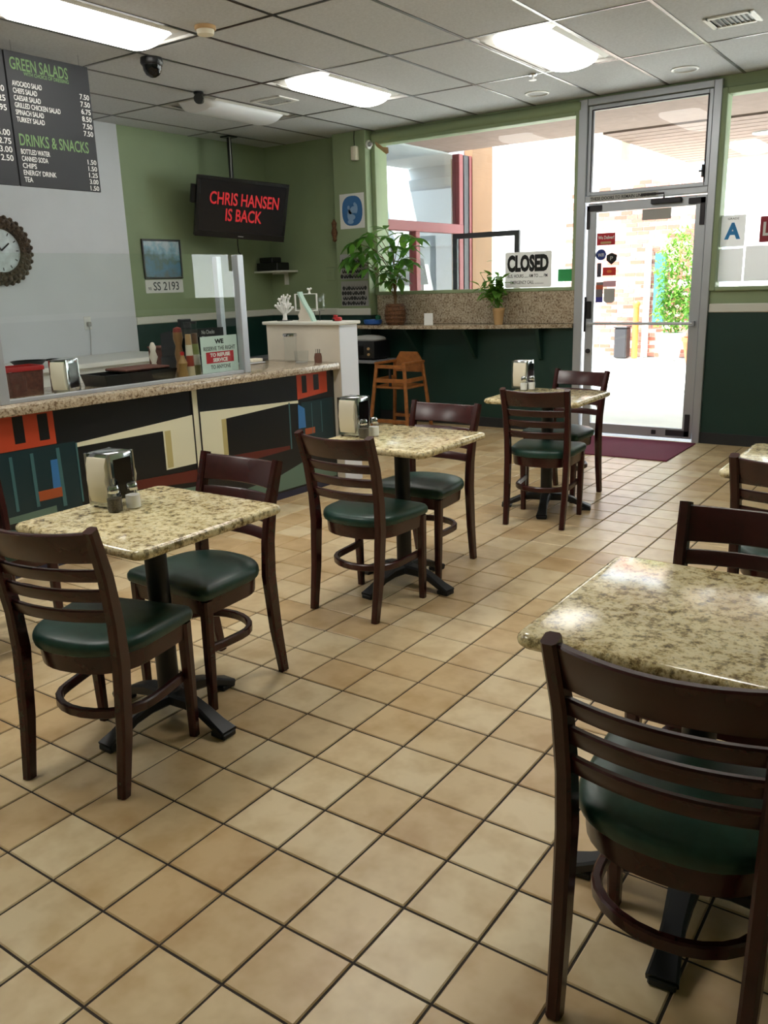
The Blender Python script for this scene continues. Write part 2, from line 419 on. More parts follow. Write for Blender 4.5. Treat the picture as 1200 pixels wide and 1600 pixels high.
obj('escutcheon', MB().lathe([(.035, -.006), (.03, -.016), (0, -.018)], n=16), M['chrome'], t); obj('deflector', MB().lathe([(.01, -.016), (.012, -.04), (.03, -.045), (.03, -.049), (0, -.05)], n=16), M['white'], t)
t = thing('dome_camera', 'large black dome camera under the ceiling beside the menu board', 'camera', (-4.93, 4.36, H))
obj('mount', MB().lathe([(.075, -.003), (.078, -.035), (.07, -.05)], n=24), M['black'], t); obj('dome', MB().lathe([(.066, -.05), (.062, -.08), (.045, -.108), (.02, -.122), (0, -.125)], n=24), M['blackgloss'], t)
t = thing('bullet_camera', 'small black camera under the ceiling between the dome camera and television', 'camera', (-5.46, 5.29, H))
obj('mount', MB().lathe([(.04, -.003), (.04, -.02), (.015, -.025), (.015, -.04)], n=16), M['black'], t); obj('barrel', MB().tube([(-.05, .06, -.045), (.02, -.02, -.06), (.06, -.065, -.07)], [.035, .04, .038], 14), M['black'], t)

# ------------------------------------------------------------------ room shell
wl = struct('wall_left', MB().box((XL - .15, YB, 0), (XL, YW, H + .1)), M['sage'], smooth=False)
obj('wainscot', MB().box((XL, 5.705, 0), (XL + .008, YW, 1.15)), M['green'], wl, smooth=False)
obj('chair_rail', MB().box((XL, 5.705, 1.15), (XL + .025, YW, 1.225), .008), M['trim'], wl)
obj('white_panel', MB().box((XL, YB, 0), (XL + .022, 5.70, H - .003)), M['frp'], wl, smooth=False)
wf = sroot('wall_front')
obj('masonry', MB().box((XL - .15, YW, 0), (-5.48, YW + .2, H + .1)).box((-5.48, YW, 0), (-3.20, YW + .2, 1.36)).box((-5.48, YW, 2.93), (XR, YW + .2, H + .1)).box((-2.0, YW, 0), (XR, YW + .2, 1.33)).box((1.59, YW, 1.33), (XR, YW + .2, 2.93)), M['sage'], wf, smooth=False)
obj('pillar', MB().box((-5.95, 7.645, 0), (-5.52, YW, H), .004), M['sage'], wf, smooth=False)
obj('wainscot', MB().box((XL, YW - .008, 0), (-5.95, YW, 1.15)).box((-5.958, 7.637, 0), (-5.512, YW, 1.15)).box((-5.51, YW - .01, 0), (-3.20, YW, 1.06)).box((-1.99, YW - .008, 0), (XR, YW, 1.15)), M['green'], wf, smooth=False)
obj('chair_rail', MB().box((XL, YW - .025, 1.15), (-5.95, YW, 1.225), .008), M['trim'], wf)
obj('chair_rail', MB().box((-5.965, 7.62, 1.15), (-5.505, 7.645, 1.225), .008), M['trim'], wf)
obj('chair_rail', MB().box((-1.985, YW - .025, 1.15), (XR, YW, 1.225), .008), M['trim'], wf)
obj('backsplash', MB().box((-5.50, YW - .028, 1.055), (-3.205, YW - .002, 1.365), .004), M['granite2'], wf)
# bulging head trim over the left window
hb = MB(); hb.loft([[(x, YW - .002 - .05 * math.sin(PI * k / 8), 2.90 + .105 * (1 - math.cos(PI * k / 8)) / 2) for k in range(9)] for x in (-5.50, -3.20)], caps=(True, True)); obj('head_trim', hb, M['sage'], wf)
wr = struct('wall_right', MB().box((XR, YB, 0), (XR + .15, YW, H + .1)), M['sage'], smooth=False)
obj('wainscot', MB().box((XR - .008, YB, 0), (XR, YW, 1.15)), M['green'], wr, smooth=False)
obj('chair_rail', MB().box((XR - .025, YB, 1.15), (XR, YW - .03, 1.225), .008), M['trim'], wr)
wb = struct('wall_back', MB().box((XL, YB - .15, 0), (XR, YB, H + .1)), M['sage'], smooth=False)
struct('baseboard_front', MB().box((-5.51, YW - .022, 0), (-3.21, YW - .01, .10), .003).box((-1.99, YW - .02, 0), (XR, YW - .008, .10), .003), M['base'])
struct('baseboard_right', MB().box((XR - .02, YB, 0), (XR - .008, YW - .03, .10), .003), M['base'])

# windows
def window(name, x0, x1, z0, z1):
    r = sroot(name); b = MB(); f = .05
    b.box((x0, YW - .03, z0), (x0 + f, YW + .12, z1), .006).box((x1 - f, YW - .03, z0), (x1, YW + .12, z1), .006)
    b.box((x0 + f, YW - .03, z1 - f), (x1 - f, YW + .12, z1), .006).box((x0 + f, YW - .035, z0), (x1 - f, YW + .12, z0 + .035), .006)
    obj('frame', b, M['sage'], r)
    obj('pane', MB().box((x0 + f, YW + .05, z0 + .035), (x1 - f, YW + .056, z1 - f)), M['glass'], r, smooth=False)
    return r
window('window_1', -5.52, -3.20, 1.36, 2.93); window('window_2', -1.995, 1.6, 1.33, 2.93)

# door with transom
d1 = sroot('door_1')
fb = MB().box((-3.215, YW - .04, 0), (-3.135, YW + .10, 3.0), .004).box((-2.055, YW - .04, 0), (-1.99, YW + .10, 3.0), .004)
fb.box((-3.135, YW - .035, 2.945), (-2.055, YW + .10, 3.0), .004).box((-3.135, YW - .035, 2.135), (-2.055, YW + .10, 2.185), .004)
obj('frame', fb, M['alu'], d1)
tf = MB().box((-3.13, YW - .02, 2.19), (-3.095, YW + .04, 2.94), .004).box((-2.095, YW - .02, 2.19), (-2.06, YW + .04, 2.94), .004).box((-3.095, YW - .02, 2.905), (-2.095, YW + .04, 2.94), .004).box((-3.095, YW - .02, 2.19), (-2.095, YW + .04, 2.222), .004)
obj('transom_frame', tf, M['alu'], d1)
obj('transom_pane', MB().box((-3.095, YW + .01, 2.222), (-2.095, YW + .016, 2.905)), M['glass'], d1, smooth=False)
obj('transom_gasket', MB().box((-3.10, YW - .024, 2.222), (-3.088, YW + .008, 2.905)).box((-2.102, YW - .024, 2.222), (-2.09, YW + .008, 2.905)).box((-3.095, YW - .024, 2.897), (-2.095, YW + .008, 2.908)), M['alu_dark'], d1)
obj('transom_latch', MB().box((-2.115, YW - .05, 2.26), (-2.095, YW - .02, 2.36), .004).box((-2.135, YW - .06, 2.30), (-2.10, YW - .05, 2.315), .003), M['black'], d1)
lf = MB().box((-3.115, YW + .0, .02), (-3.035, YW + .045, 2.125), .004).box((-2.155, YW + .0, .02), (-2.065, YW + .045, 2.125), .004)
lf.box((-3.035, YW + .0, 2.045), (-2.155, YW + .045, 2.125), .004).box((-3.035, YW + .0, .02), (-2.155, YW + .045, .115), .004)
lf_o = obj('leaf', lf, M['alu'], d1)
obj('pane', MB().box((-3.035, YW + .02, .115), (-2.155, YW + .026, 2.045)), M['glass'], d1, smooth=False)
obj('push_bar', MB().tube([(-3.06, YW - .045, 1.058), (-2.11, YW - .045, 1.058)], .013, 10).box((-3.085, YW - .05, 1.04), (-3.055, YW, 1.075), .003).box((-2.125, YW - .05, 1.035), (-2.095, YW, 1.08), .003), M['alu'], d1)
for x0, x1, z0, z1, q0, q1 in ((-3.125, -2.985, 2.055, 2.105, 0, 0), (-3.125, -3.095, 1.90, 2.105, 0, 0), (-2.215, -2.075, 2.055, 2.105, 0, 0), (-2.115, -2.075, 1.88, 2.105, 0, 0), (-2.30, -2.09, .045, .10, 0, 0), (-2.135, -2.09, .045, .25, 0, 0)):
    obj('pivot_plate', MB().box((x0, YW - .012, z0), (x1, YW - .001, z1), .003), M['alu_dark'], d1, smooth=False)
obj('lock', MB().box((-3.10, YW - .02, 1.10), (-3.055, YW, 1.26), .005).box((-3.12, YW - .02, .98), (-3.105, YW, 1.3), .003), M['black'], d1)
obj('lock_cylinder', MB().tube([(-3.075, YW - .016, .80), (-3.075, YW + .0, .80)], .022, 14), M['alu_dark'], d1)
obj('floor_bolt', MB().box((-2.43, YW - .02, .05), (-2.39, YW, .09), .004), M['alu_dark'], d1)
obj('door_stop', MB().tube([(-2.93, YW - .03, .30), (-2.93, YW + .0, .30)], .04, 16), M['signgray'], d1)
cl = obj('closer', MB().box((-2.53, YW - .05, 2.075), (-2.27, YW - .0, 2.118), .006).tube([(-2.42, YW - .03, 2.118), (-2.42, YW - .03, 2.16), (-2.62, YW - .04, 2.162)], .009, 8), M['alu_dark'], d1)
FW = lambda x, z, y=YW: frame((x, y, z), (1, 0, 0), (0, 0, 1), (0, -1, 0))
sg = obj('notice_strip', card(FW(-3.09, 2.137, YW - .0365), .62, .045, .001), M['signgray'], d1, smooth=False)
text('THESE DOORS TO REMAIN UNLOCKED', FW(-3.085, 2.146, YW - .0366), 0, 0, .60, .027, M['ink'], sg, .02)
def sticker(x, z, w_, h_, m_, r=0, name='sticker'): return obj(name, card(FW(x, z, YW + .018), w_, h_, .0015, r), m_, d1, smooth=False)
s = sticker(-3.03, 1.757, .172, .105, M['signred']); text('We Deliver!', FW(-3.03, 1.757, YW + .0178), .086, .052, .15, .03, M['signwhite'], s, .02, 'C')
obj('stripe', card(FW(-2.995, 1.768, YW + .0176), .10, .02, .0005), M['tan'], s, smooth=False)
s = sticker(-3.037, 1.623, .10, .10, colour('sticker_blue', (28, 52, 128)), .0499); text('WiFi', FW(-3.037, 1.623, YW + .0178), .05, .033, .06, .03, M['signwhite'], s, .01, 'C')
sh = MB(); pl = [(0, .085), (.05, .105), (.1, .085), (.098, .04), (.05, 0), (.002, .04)]
F_ = FW(-2.935, 1.582, YW + .018); sh.loft([[F_ @ Vector((x, y, -.0015)) for x, y in pl], [F_ @ Vector((x, y, 0)) for x, y in pl]]); s = obj('sticker', sh, M['ink'], d1, smooth=False)
text('P', FW(-2.935, 1.582, YW + .0178), .05, .04, .026, .035, M['signgray'], s, .02, 'C')
sticker(-3.02, 1.475, .04, .125, colour('sticker_slate', (70, 66, 80))); s = sticker(-2.965, 1.488, .125, .072, colour('sticker_scarlet', (204, 44, 36)))
obj('emblem', card(FW(-2.925, 1.512, YW + .0178), .045, .022, .0005, .01), M['orange'], s, smooth=False)
s = sticker(-3.025, 1.245, .068, .185, colour('sticker_grey', (120, 116, 120)))
obj('colour_band', card(FW(-3.025, 1.365, YW + .0178), .068, .04, .0005), colour('band_orange', (196, 92, 60)), s, smooth=False); obj('colour_band', card(FW(-3.025, 1.25, YW + .0178), .068, .045, .0005), colour('band_blue', (64, 62, 150)), s, smooth=False)
sticker(-2.957, 1.387, .122, .052, colour('sticker_pink', (214, 168, 182)))
sh = MB(); pl = [(0, .13), (.105, .13), (.105, .02), (.08, 0), (.025, 0), (0, .02)]; F_ = FW(-2.947, 1.24, YW + .018)
sh.loft([[F_ @ Vector((x, y, -.0015)) for x, y in pl], [F_ @ Vector((x, y, 0)) for x, y in pl]]); obj('sticker', sh, M['signgray'], d1, smooth=False)
obj('card_back', card(FW(-2.62, 1.95, YW + .018), .255, .092, .002), M['signgray'], d1, smooth=False)

# cards in the right window
t = thing('grade_card', 'white card with a large blue letter A in the right window', 'sign', (-1.955, YW + .047, 1.69))
FL = lambda x, z: frame((x, 0, z), (1, 0, 0), (0, 0, 1), (0, -1, 0))
obj('card', card(FL(0, 0), .205, .255, .002), M['paper_back'], t, smooth=False)
text('A', FL(0, 0), .105, .06, .13, .135, colour('grade_blue', (34, 134, 204)), t, .045, 'C'); text('GRADE', FL(0, 0), .105, .218, .09, .016, M['ink'], t, .01, 'C')
for x, z, w_, h_, lb in ((-1.96, 1.405, .21, .27, 'plain grey sheet taped in the window under the letter card'), (-1.735, 1.405, .24, .285, 'pale grey sheet in the right window, second from the door'), (-1.46, 1.405, .24, .27, 'pale sheet in the right window under the red sign')):
    tag(obj('paper_sheet', card(frame((0, 0, 0), (1, 0, 0), (0, 0, 1), (0, -1, 0)), w_, h_, .002), M['paper_back'], None, (x, YW + .047, z), smooth=False), lb, 'paper')
t = thing('red_sign', 'dark red sign with a white letter in the right window', 'sign', (-1.635, YW + .047, 1.715))
obj('card', card(FL(0, 0), .40, .205, .003), colour('sign_wine', (150, 26, 46)), t, smooth=False)
text('L', FL(0, 0), .025, .05, .06, .11, M['signwhite'], t, .03)
t = thing('delivery_sign', 'red delivery sign in the right window, seen mirrored in the counter glass', 'sign', (.36, YW + .047, 1.70)); obj('card', card(FL(0, 0), .24, .24, .003), M['signred'], t, smooth=False); text('We Deliver', FL(0, 0), .12, .14, .19, .04, M['signwhite'], t, .02, 'C')
tag(obj('round_sign', disc(FL(0, 0), 0, 0, .10, .10, .003, 24, 2), M['sign_wine'], None, (.22, YW + .045, 1.80), smooth=False), 'round wine red sign beside the delivery sign in the right window', 'sign')
t = thing('closed_sign', 'white CLOSED sign with black letters leaning in the left window', 'sign', (-3.945, YW - .028, 1.398))
obj('board', card(FL(0, 0), .49, .335, .004, .015), M['sign_back'], t, smooth=False)
text('CLOSED', FL(0, 0), .025, .148, .435, .160, M['ink'], t, .055)
text('BUS. HOURS ...... AM TO ...... PM', FL(0, 0), .03, .095, .42, .032, M['ink'], t, .01); text('EMERGENCY CALL ..............', FL(0, 0), .06, .035, .35, .032, M['ink'], t, .01)
tag(obj('green_card', card(frame((0, 0, 0), (1, 0, 0), (0, 0, 1), (0, -1, 0)), .165, .115, .003), colour('card_green', (48, 160, 88)), None, (-3.42, YW + .047, 1.445), smooth=False), 'bright green card in the window right of the CLOSED sign', 'card')

# ------------------------------------------------------------------ window bar, brackets and things on it
poly = [(-5.62, 7.635), (-5.62, 7.44), (-5.3, 7.40), (-4.9, 7.385), (-4.5, 7.40), (-4.1, 7.47), (-3.8, 7.55), (-3.5, 7.64), (-3.22, 7.72), (-3.22, 7.748), (-5.50, 7.748), (-5.50, 7.635)]
bt = thing('window_bar', 'narrow granite eating bar under the left window', 'counter', (0, 0, 0))
bb = MB(); bb.loft([[(x, y, z) for x, y in poly] for z in (1.018, 1.055)]); obj('granite_top', bb, M['granite2'], bt)
for x, y in ((-4.95, 7.45), (-4.28, 7.49), (-3.55, 7.65)):
    q = MB(); pts = [(YW - .012, 1.017), (y, 1.017), (y, 1.00), (YW - .05, .72), (YW - .012, .70)]
    q.loft([[(x - .018, a, b) for a, b in pts], [(x + .018, a, b) for a, b in pts]]); obj('bracket', q, M['green'], bt, smooth=False)

def leaf_mesh(name, L_, W_, droop, m_):
    b = MB(); n = 5; vs = []
    for k in range(n + 1):
        t_ = k / n; hw = W_ / 2 * math.sin(PI * min(.98, t_ ** .8 * .96 + .03)); z = -droop * t_ * t_
        vs += [(-hw, t_ * L_, z + hw * .25), (0, t_ * L_, z), (hw, t_ * L_, z + hw * .25)]
    fs = []
    for k in range(n):
        for c in (0, 1): fs.append((3 * k + c, 3 * k + c + 1, 3 * k + c + 4, 3 * k + c + 3))
    me = bpy.data.meshes.new(name); me.from_pydata(vs, [], fs); me.materials.append(m_)
    me.polygons.foreach_set('use_smooth', [True] * len(fs)); return me
def leafy(root, me, spots, size):
    for p, d, k in spots:
        o = bpy.data.objects.new('leaf', me); COL.objects.link(o); o.parent = root; o.location = p
        q = Vector(d).to_track_quat('Y', 'Z'); o.rotation_mode = 'QUATERNION'; o.rotation_quaternion = q; o.scale = (k * size,) * 3
rd = random.Random(3)
t = thing('potted_money_tree', 'tall potted plant with hand-shaped leaves in brown wicker pot', 'plant', (-5.10, 7.51, 1.055))
obj('pot', MB().lathe([(.085, 0), (.105, .05), (.112, .12), (.10, .19), (.088, .215), (.08, .215), (.08, .19), (0, .19)], n=24), M['wicker'], t)
for z, r_ in ((.03, .096), (.07, .107), (.11, .111), (.15, .106), (.19, .096)): obj('pot_band', MB().ring([(r_ + .002, z - .008), (r_ + .009, z), (r_ + .002, z + .008)], n=24), M['wicker'], t)
br = MB(); br.tube([(0, 0, .19), (.01, 0, .30), (-.01, .0, .42), (0, 0, .5)], [.016, .013, .012, .01], 8).tube([(.012, 0, .19), (-.012, .01, .31), (.012, 0, .43), (0, 0, .52)], [.012, .011, .01, .008], 8)
spots = []
cl = [(-.40, -.06, .80), (-.30, -.12, .70), (-.34, -.04, .60), (-.18, -.08, .87), (-.12, -.16, .70), (0, -.08, .82), (.10, -.14, .68), (.16, -.06, .84), (.25, -.08, .72), (.04, -.16, .56), (-.20, -.12, .54), (.16, -.14, .52), (-.05, -.03, .90), (-.46, -.06, .66), (.02, -.10, .42), (.10, -.04, .44), (.26, -.06, .58), (-.26, -.05, .84),
      (.05, -.05, .74), (.20, -.10, .62), (-.08, -.06, .62), (.30, -.05, .80), (-.22, -.04, .74), (.12, -.05, .58), (-.02, -.08, .50)]
for c in cl:
    c = Vector((c[0] * 1.1 - .02, c[1], c[2] * 1.07)); st = Vector((0, 0, max(.24, c.z - .28))); mid = st.lerp(c, .55) + Vector((0, 0, .05))
    br.tube([st, mid, c], [.005, .0035, .003], 5)
    out = Vector((c.x, c.y, .1)).normalized(); n = rd.choice((5, 5, 6)); a0 = rd.uniform(0, 6)
    for k in range(n):
        a = a0 + 2 * PI * k / n; d = Vector((math.cos(a), math.sin(a) * .8, rd.uniform(-.95, .0))) + out * .5
        if c.y + d.normalized().y * .21 > .09: d.y = -abs(d.y) * .4
        spots.append((c, d, rd.uniform(.85, 1.25)))
obj('trunk', br, M['bark'], t)
leafy(t, leaf_mesh('leaf', .165, .07, .035, M['leaf']), spots, 1)
t = thing('small_potted_plant', 'small bushy green plant in a tan pot on the window bar', 'plant', (-3.93, 7.59, 1.055))
obj('pot', MB().lathe([(.04, 0), (.056, .13), (.06, .135), (.06, .16), (.05, .16), (.05, .145), (0, .145)], n=22), M['tan'], t)
br = MB(); spots = []
for k in range(20):
    a = rd.uniform(0, 2 * PI); r_ = rd.uniform(.02, .15); top = Vector((r_ * math.cos(a) - .055, r_ * math.sin(a) * .8 - .03, rd.uniform(.28, .52) if k else .60))
    br.tube([(0, 0, .14), Vector((top.x * .4, top.y * .4, top.z * .6)), top], [.003, .0025, .002], 5)
    for q in range(6):
        p = Vector((0, 0, .14)).lerp(top, .45 + .11 * q); d = Vector((rd.uniform(-1, 1), rd.uniform(-1, .8), rd.uniform(-.5, .8))); spots.append((p, d, rd.uniform(.7, 1.1)))
obj('stems', br, M['leaf2'], t); leafy(t, leaf_mesh('leaf', .10, .046, .02, M['leaf2']), spots, 1.2)
t = thing('blue_dish', 'blue plastic dish at the left end of the window bar', 'dish', (-5.40, 7.52, 1.055))
obj('bowl', MB().lathe([(.07, 0), (.095, .012), (.10, .05), (.092, .055), (.085, .02), (0, .014)], n=26), M['blue'], t); obj('cap', MB().lathe([(.03, .014), (.028, .09), (.012, .10), (0, .1)], (.05, .03, 0), n=14), colour('bottle_green', (26, 96, 70)), t)
t = thing('tent_card', 'white folded tent card beside the wicker pot', 'card', (-4.72, 7.56, 1.055), .5)
obj('sheet', MB().loft([[(-.045, -.035, 0), (.045, -.035, 0), (.045, -.033, 0), (-.045, -.033, 0)], [(-.045, 0, .115), (.045, 0, .115), (.045, .002, .115), (-.045, .002, .115)]]).loft([[(-.045, .035, 0), (.045, .035, 0), (.045, .033, 0), (-.045, .033, 0)], [(-.045, .002, .115), (.045, .002, .115), (.045, 0, .113), (-.045, 0, .113)]]), M['paper'], t, smooth=False)

# ------------------------------------------------------------------ pillar and wall things
t = thing('oval_picture', 'unframed print of pale figures in a blue oval, on the pillar', 'picture', (-5.875, 7.640, 2.06))
obj('sheet', card(FL(0, 0), .325, .355, .003), M['paper'], t, smooth=False)
obj('blue_oval', disc(FL(0, 0), .165, .18, .135, .152), colour('print_blue', (58, 112, 168)), t, smooth=False)
for cx, cy, a, b in ((.13, .14, .03, .06), (.118, .215, .016, .02), (.185, .19, .045, .035), (.20, .245, .016, .018), (.155, .115, .05, .03), (.14, .07, .04, .022), (.215, .20, .022, .05), (.145, .175, .03, .03)): obj('pale_figure', disc(FL(0, -.0), cx, cy, a, b, .0014 + a * .02, 18, 2), colour('print_pale', (140, 172, 206)), t, smooth=False)
def photo(z0, z1, label, seed):
    t = thing('group_photo', label, 'photograph', (-5.90, 7.638, z0), group='group photographs on the pillar'); W_ = .365; h_ = z1 - z0; r = random.Random(seed)
    obj('print', card(FL(0, 0), W_, h_, .003), colour('photo_grey', (168, 168, 166)), t, smooth=False)
    hd = MB(); bd = MB(); sh = MB(); n = 9
    for row in range(4):
        for k in range(n):
            x = .02 + (k + .5 * (row % 2)) * (W_ - .04) / n + r.uniform(-.004, .004); y = .012 + row * h_ * .2
            zz = .0018 - row * .0003
            F = frame((0, -zz + .0006, 0), (1, 0, 0), (0, 0, 1), (0, -1, 0))
            d = disc(F, x, y + .02, .019, .024, .0003, 8, 2); bd.add(d.v, d.f)
            if r.random() < .55: d = disc(F, x, y + .03, .005, .012, .0005, 6, 2); sh.add(d.v, d.f)
            d = disc(F, x, y + .05, .0085, .0105, .0005, 8, 2); hd.add(d.v, d.f)
    obj('dark_suits', bd, colour('photo_dark', (48, 48, 50)), t, smooth=False); obj('faces', hd, colour('photo_mid', (158, 156, 152)), t, smooth=False); obj('shirts', sh, colour('photo_white', (196, 196, 196)), t, smooth=False)
    for c in list(t.children)[1:]: c['kind'] = 'stuff'
photo(1.535, 1.80, 'upper black and white group photograph on the pillar', 1); photo(1.25, 1.515, 'lower black and white group photograph on the pillar', 2)
t = thing('wall_sensor', 'cream sensor box hanging from a cord at the pillar top', 'sensor', (-5.63, 7.615, 2.73))
obj('box', MB().box((-.035, -.03, 0), (.035, .03, .14), .012, 2), M['napkin'], t); obj('cord', MB().tube([(0, 0, .13), (-.01, .005, .22), (-.005, .01, .288)], .004, 6), M['black'], t)
t = thing('round_fitting', 'small white round fitting at the pillar corner beside the window', 'fitting', (-5.512, 7.70, 2.88))
obj('plate', MB().tube([(-.006, 0, 0), (.012, 0, 0)], .045, 18), M['white'], t); obj('knob', MB().ball((.03, -.01, 0), .026, 12), M['signgray'], t)
t = thing('crumpled_tape', 'crumpled strip of pale tape at the top left window corner', 'tape', (-5.43, 7.72, 2.80))
obj('tape', MB().loft([[(0, 0, .06), (.0, -.02, .10), (.03, -.03, .09), (.03, -.01, .05)], [(.07, 0, .01), (.06, -.03, .05), (.10, -.02, .04), (.11, 0, .0)], [(.12, .01, -.03), (.13, -.02, .0), (.16, -.01, .03), (.15, .01, -.02)]]), M['tan'], t)
t = thing('dried_bundle', 'small dried bundle hung at the left edge of the pillar', 'ornament', (-5.955, 7.63, 1.93))
obj('bundle', MB().lathe([(.004, .24), (.03, .2), (.022, .15), (.036, .1), (.02, .04), (.026, .02), (0, 0)], n=9), M['wicker'], t)
t = thing('switch_plate', 'painted switch plate on the back wall left of the pillar', 'switch', (-6.15, YW - .002, 1.60))
obj('plate', MB().box((-.06, -.008, -.07), (.06, 0, .07), .004), M['sage'], t); obj('toggle', MB().box((-.012, -.016, -.02), (.012, -.008, .02), .003), M['sage'], t)
t = thing('wall_shelf', 'white wall shelf under the television in the corner', 'shelf', (XL + .002, 7.50, 1.66))
obj('board', MB().box((0, -.02, -.022), (.42, YW - 7.503, 0), .004), M['trim'], t, smooth=False); obj('bracket', MB().box((.25, .22, -.16), (.27, .275, -.022)).box((.25, .02, -.04), (.27, .22, -.022)), M['trim'], t, smooth=False)
t = thing('cable_box', 'black electronics box on the white wall shelf', 'electronics', (-6.93, 7.60, 1.66))
obj('case', MB().box((-.10, -.09, 0), (.22, .12, .09), .008), M['black'], t); obj('upper_case', MB().box((-.08, -.06, .09), (.12, .10, .15), .008), M['black'], t)

# television
t = thing('television', 'black flat television hung from the ceiling on a pole, red words on screen', 'television', (0, 0, 0))
yw, tl, rl = math.radians(65), math.radians(13.6), math.radians(-4.1)
r0 = Vector((math.cos(yw), math.sin(yw), 0)); n0 = Vector((math.sin(yw), -math.cos(yw), 0)); u0 = math.cos(tl) * Vector((0, 0, 1)) + math.sin(tl) * n0
r_, u_ = math.cos(rl) * r0 + math.sin(rl) * u0, -math.sin(rl) * r0 + math.cos(rl) * u0; n_ = r_.cross(u_)
TF = frame((-6.478, 6.767, 2.262), r_, u_, n_)
W2, H2 = .5, .294
b = MB().box((-W2, -H2, -.05), (W2, H2, -.004), .012, 2, TF).box((-W2 + .12, -H2 + .1, -.10), (W2 - .12, H2 - .1, -.05), .02, 1, TF); obj('cabinet', b, M['black'], t)
b = MB()
for lo, hi in (((-W2, H2 - .035), (W2, H2)), ((-W2, -H2), (W2, -H2 + .062)), ((-W2, -H2 + .062), (-W2 + .035, H2 - .035)), ((W2 - .035, -H2 + .062), (W2, H2 - .035))): b.box((lo[0], lo[1], -.01), (hi[0], hi[1], .006), .004, 1, TF)
obj('bezel', b, M['black'], t)
sc = obj('screen', MB().box((-W2 + .034, -H2 + .061, -.008), (W2 - .034, H2 - .034, .0), M4=TF), M['screen'], t, smooth=False)
TT = TF @ Matrix.Translation((0, 0, .0005))
text('CHRIS HANSEN', TT, .02, .03, .76, .125, M['redglow'], sc, .018, 'C'); text('IS BACK', TT, .02, -.125, .40, .125, M['redglow'], sc, .018, 'C')
obj('maker_plate', MB().box((-.03, -H2 + .02, .006), (.03, -H2 + .03, .0072), M4=TF), M['signgray'], t, smooth=False)
obj('side_speaker', MB().box((-W2 - .045, .02, -.07), (-W2, .20, -.02), .006, 1, TF), M['black'], t)
obj('mount_pole', MB().tube([(-6.755, 6.925, H - .008), (-6.755, 6.925, 2.25)], .024, 12).box((-6.82, 6.86, H - .02), (-6.69, 6.99, H - .007), .004), M['black'], t)
obj('mount_arm', MB().tube([(-6.755, 6.925, 2.30), TF @ Vector((0, .05, -.09))], .026, 8).box((-.16, -.12, -.12), (.16, .14, -.10), .006, 1, TF), M['black'], t)
obj('cable', MB().tube([(-6.72, 6.90, H - .008), (-6.715, 6.89, 2.8), (-6.735, 6.90, 2.6), (-6.72, 6.9, 2.4)], .006, 6), M['signgray'], t)
obj('hanging_cable', MB().tube([TF @ Vector((0, -H2 + .1, -.1)), TF @ Vector((.02, -H2 - .06, -.12)), TF @ Vector((.05, -H2 - .16, -.14)), TF @ Vector((.1, -H2 - .2, -.15))], .006, 6), M['black'], t)

# framed picture with number plate, outlet, clock, menus
FX_ = lambda y, z, x: frame((x, y, z), (0, 1, 0), (0, 0, 1), (1, 0, 0))
t = thing('framed_picture', 'blue framed landscape print on the left green wall', 'picture', (XL + .002, 5.87, 1.595))
FP = frame((0, 0, 0), (0, 1, 0), (0, 0, 1), (1, 0, 0))
b = MB()
for lo, hi in (((0, 0), (.51, .018)), ((0, .372), (.51, .39)), ((0, .018), (.018, .372)), ((.492, .018), (.51, .372))): b.box((lo[0], lo[1], 0), (hi[0], hi[1], .02), .003, 1, FP)
obj('frame', b, M['black'], t)
pm = mat('landscape_print', (120, 170, 190), .25); N, L, bs = nt(pm)
g = N.new('ShaderNodeTexCoord'); n1 = noise(N, L, 7, 5, .65, g.outputs['Object']); sp = N.new('ShaderNodeSeparateXYZ'); L.new(g.outputs['Object'], sp.inputs[0])
ad = N.new('ShaderNodeMath'); ad.operation = 'MULTIPLY_ADD'; ad.inputs[1].default_value = .45; L.new(n1.outputs[0], ad.inputs[0]); L.new(sp.outputs[2], ad.inputs[2])
rp = ramp(N, [(.2, (70, 96, 96)), (.33, (70, 128, 160)), (.42, (66, 104, 104)), (.5, (110, 160, 180)), (.62, (196, 212, 216))]); L.new(ad.outputs[0], rp.inputs[0]); L.new(rp.outputs[0], bs.inputs['Base Color'])
obj('print', MB().box((.018, .018, .004), (.492, .372, .008), M4=FP), pm, t, smooth=False)
t = thing('number_plate', 'white plate reading SS 2193 below the blue picture', 'plate', (XL + .002, 5.875, 1.455))
obj('plate', card(frame((.006, 0, 0), (0, 1, 0), (0, 0, 1), (1, 0, 0)), .50, .132, .006, .01), M['signwhite'], t, smooth=False)
FQ = frame((.0062, 0, 0), (0, 1, 0), (0, 0, 1), (1, 0, 0)); text('SS 2193', FQ, .10, .025, .34, .085, colour('plate_ink', (52, 60, 66)), t, .01); text('98', FQ, .03, .03, .04, .03, colour('plate_ink', (52, 60, 66)), t)
t = thing('wall_outlet', 'white wall outlet with a plug and cord on the white panel', 'outlet', (XL + .022, 5.12, 1.20))
FO = frame((0, 0, 0), (0, 1, 0), (0, 0, 1), (1, 0, 0)); obj('plate', MB().box((-.04, -.06, 0), (.04, .06, .008), .004, 1, FO), M['white'], t); obj('plug', MB().box((-.02, -.03, .008), (.02, .01, .04), .006, 1, FO), M['signgray'], t)
obj('cord', MB().tube([FO @ Vector((0, -.03, .025)), FO @ Vector((.005, -.12, .02)), FO @ Vector((-.01, -.3, .012)), FO @ Vector((-.03, -.45, .012))], .004, 6), M['signgray'], t)
t = thing('wall_clock', 'round wall clock with a carved bronze frame on the white panel', 'clock', (XL + .024, 4.33, 1.85))
FC = frame((0, 0, 0), (0, 1, 0), (0, 0, 1), (1, 0, 0))
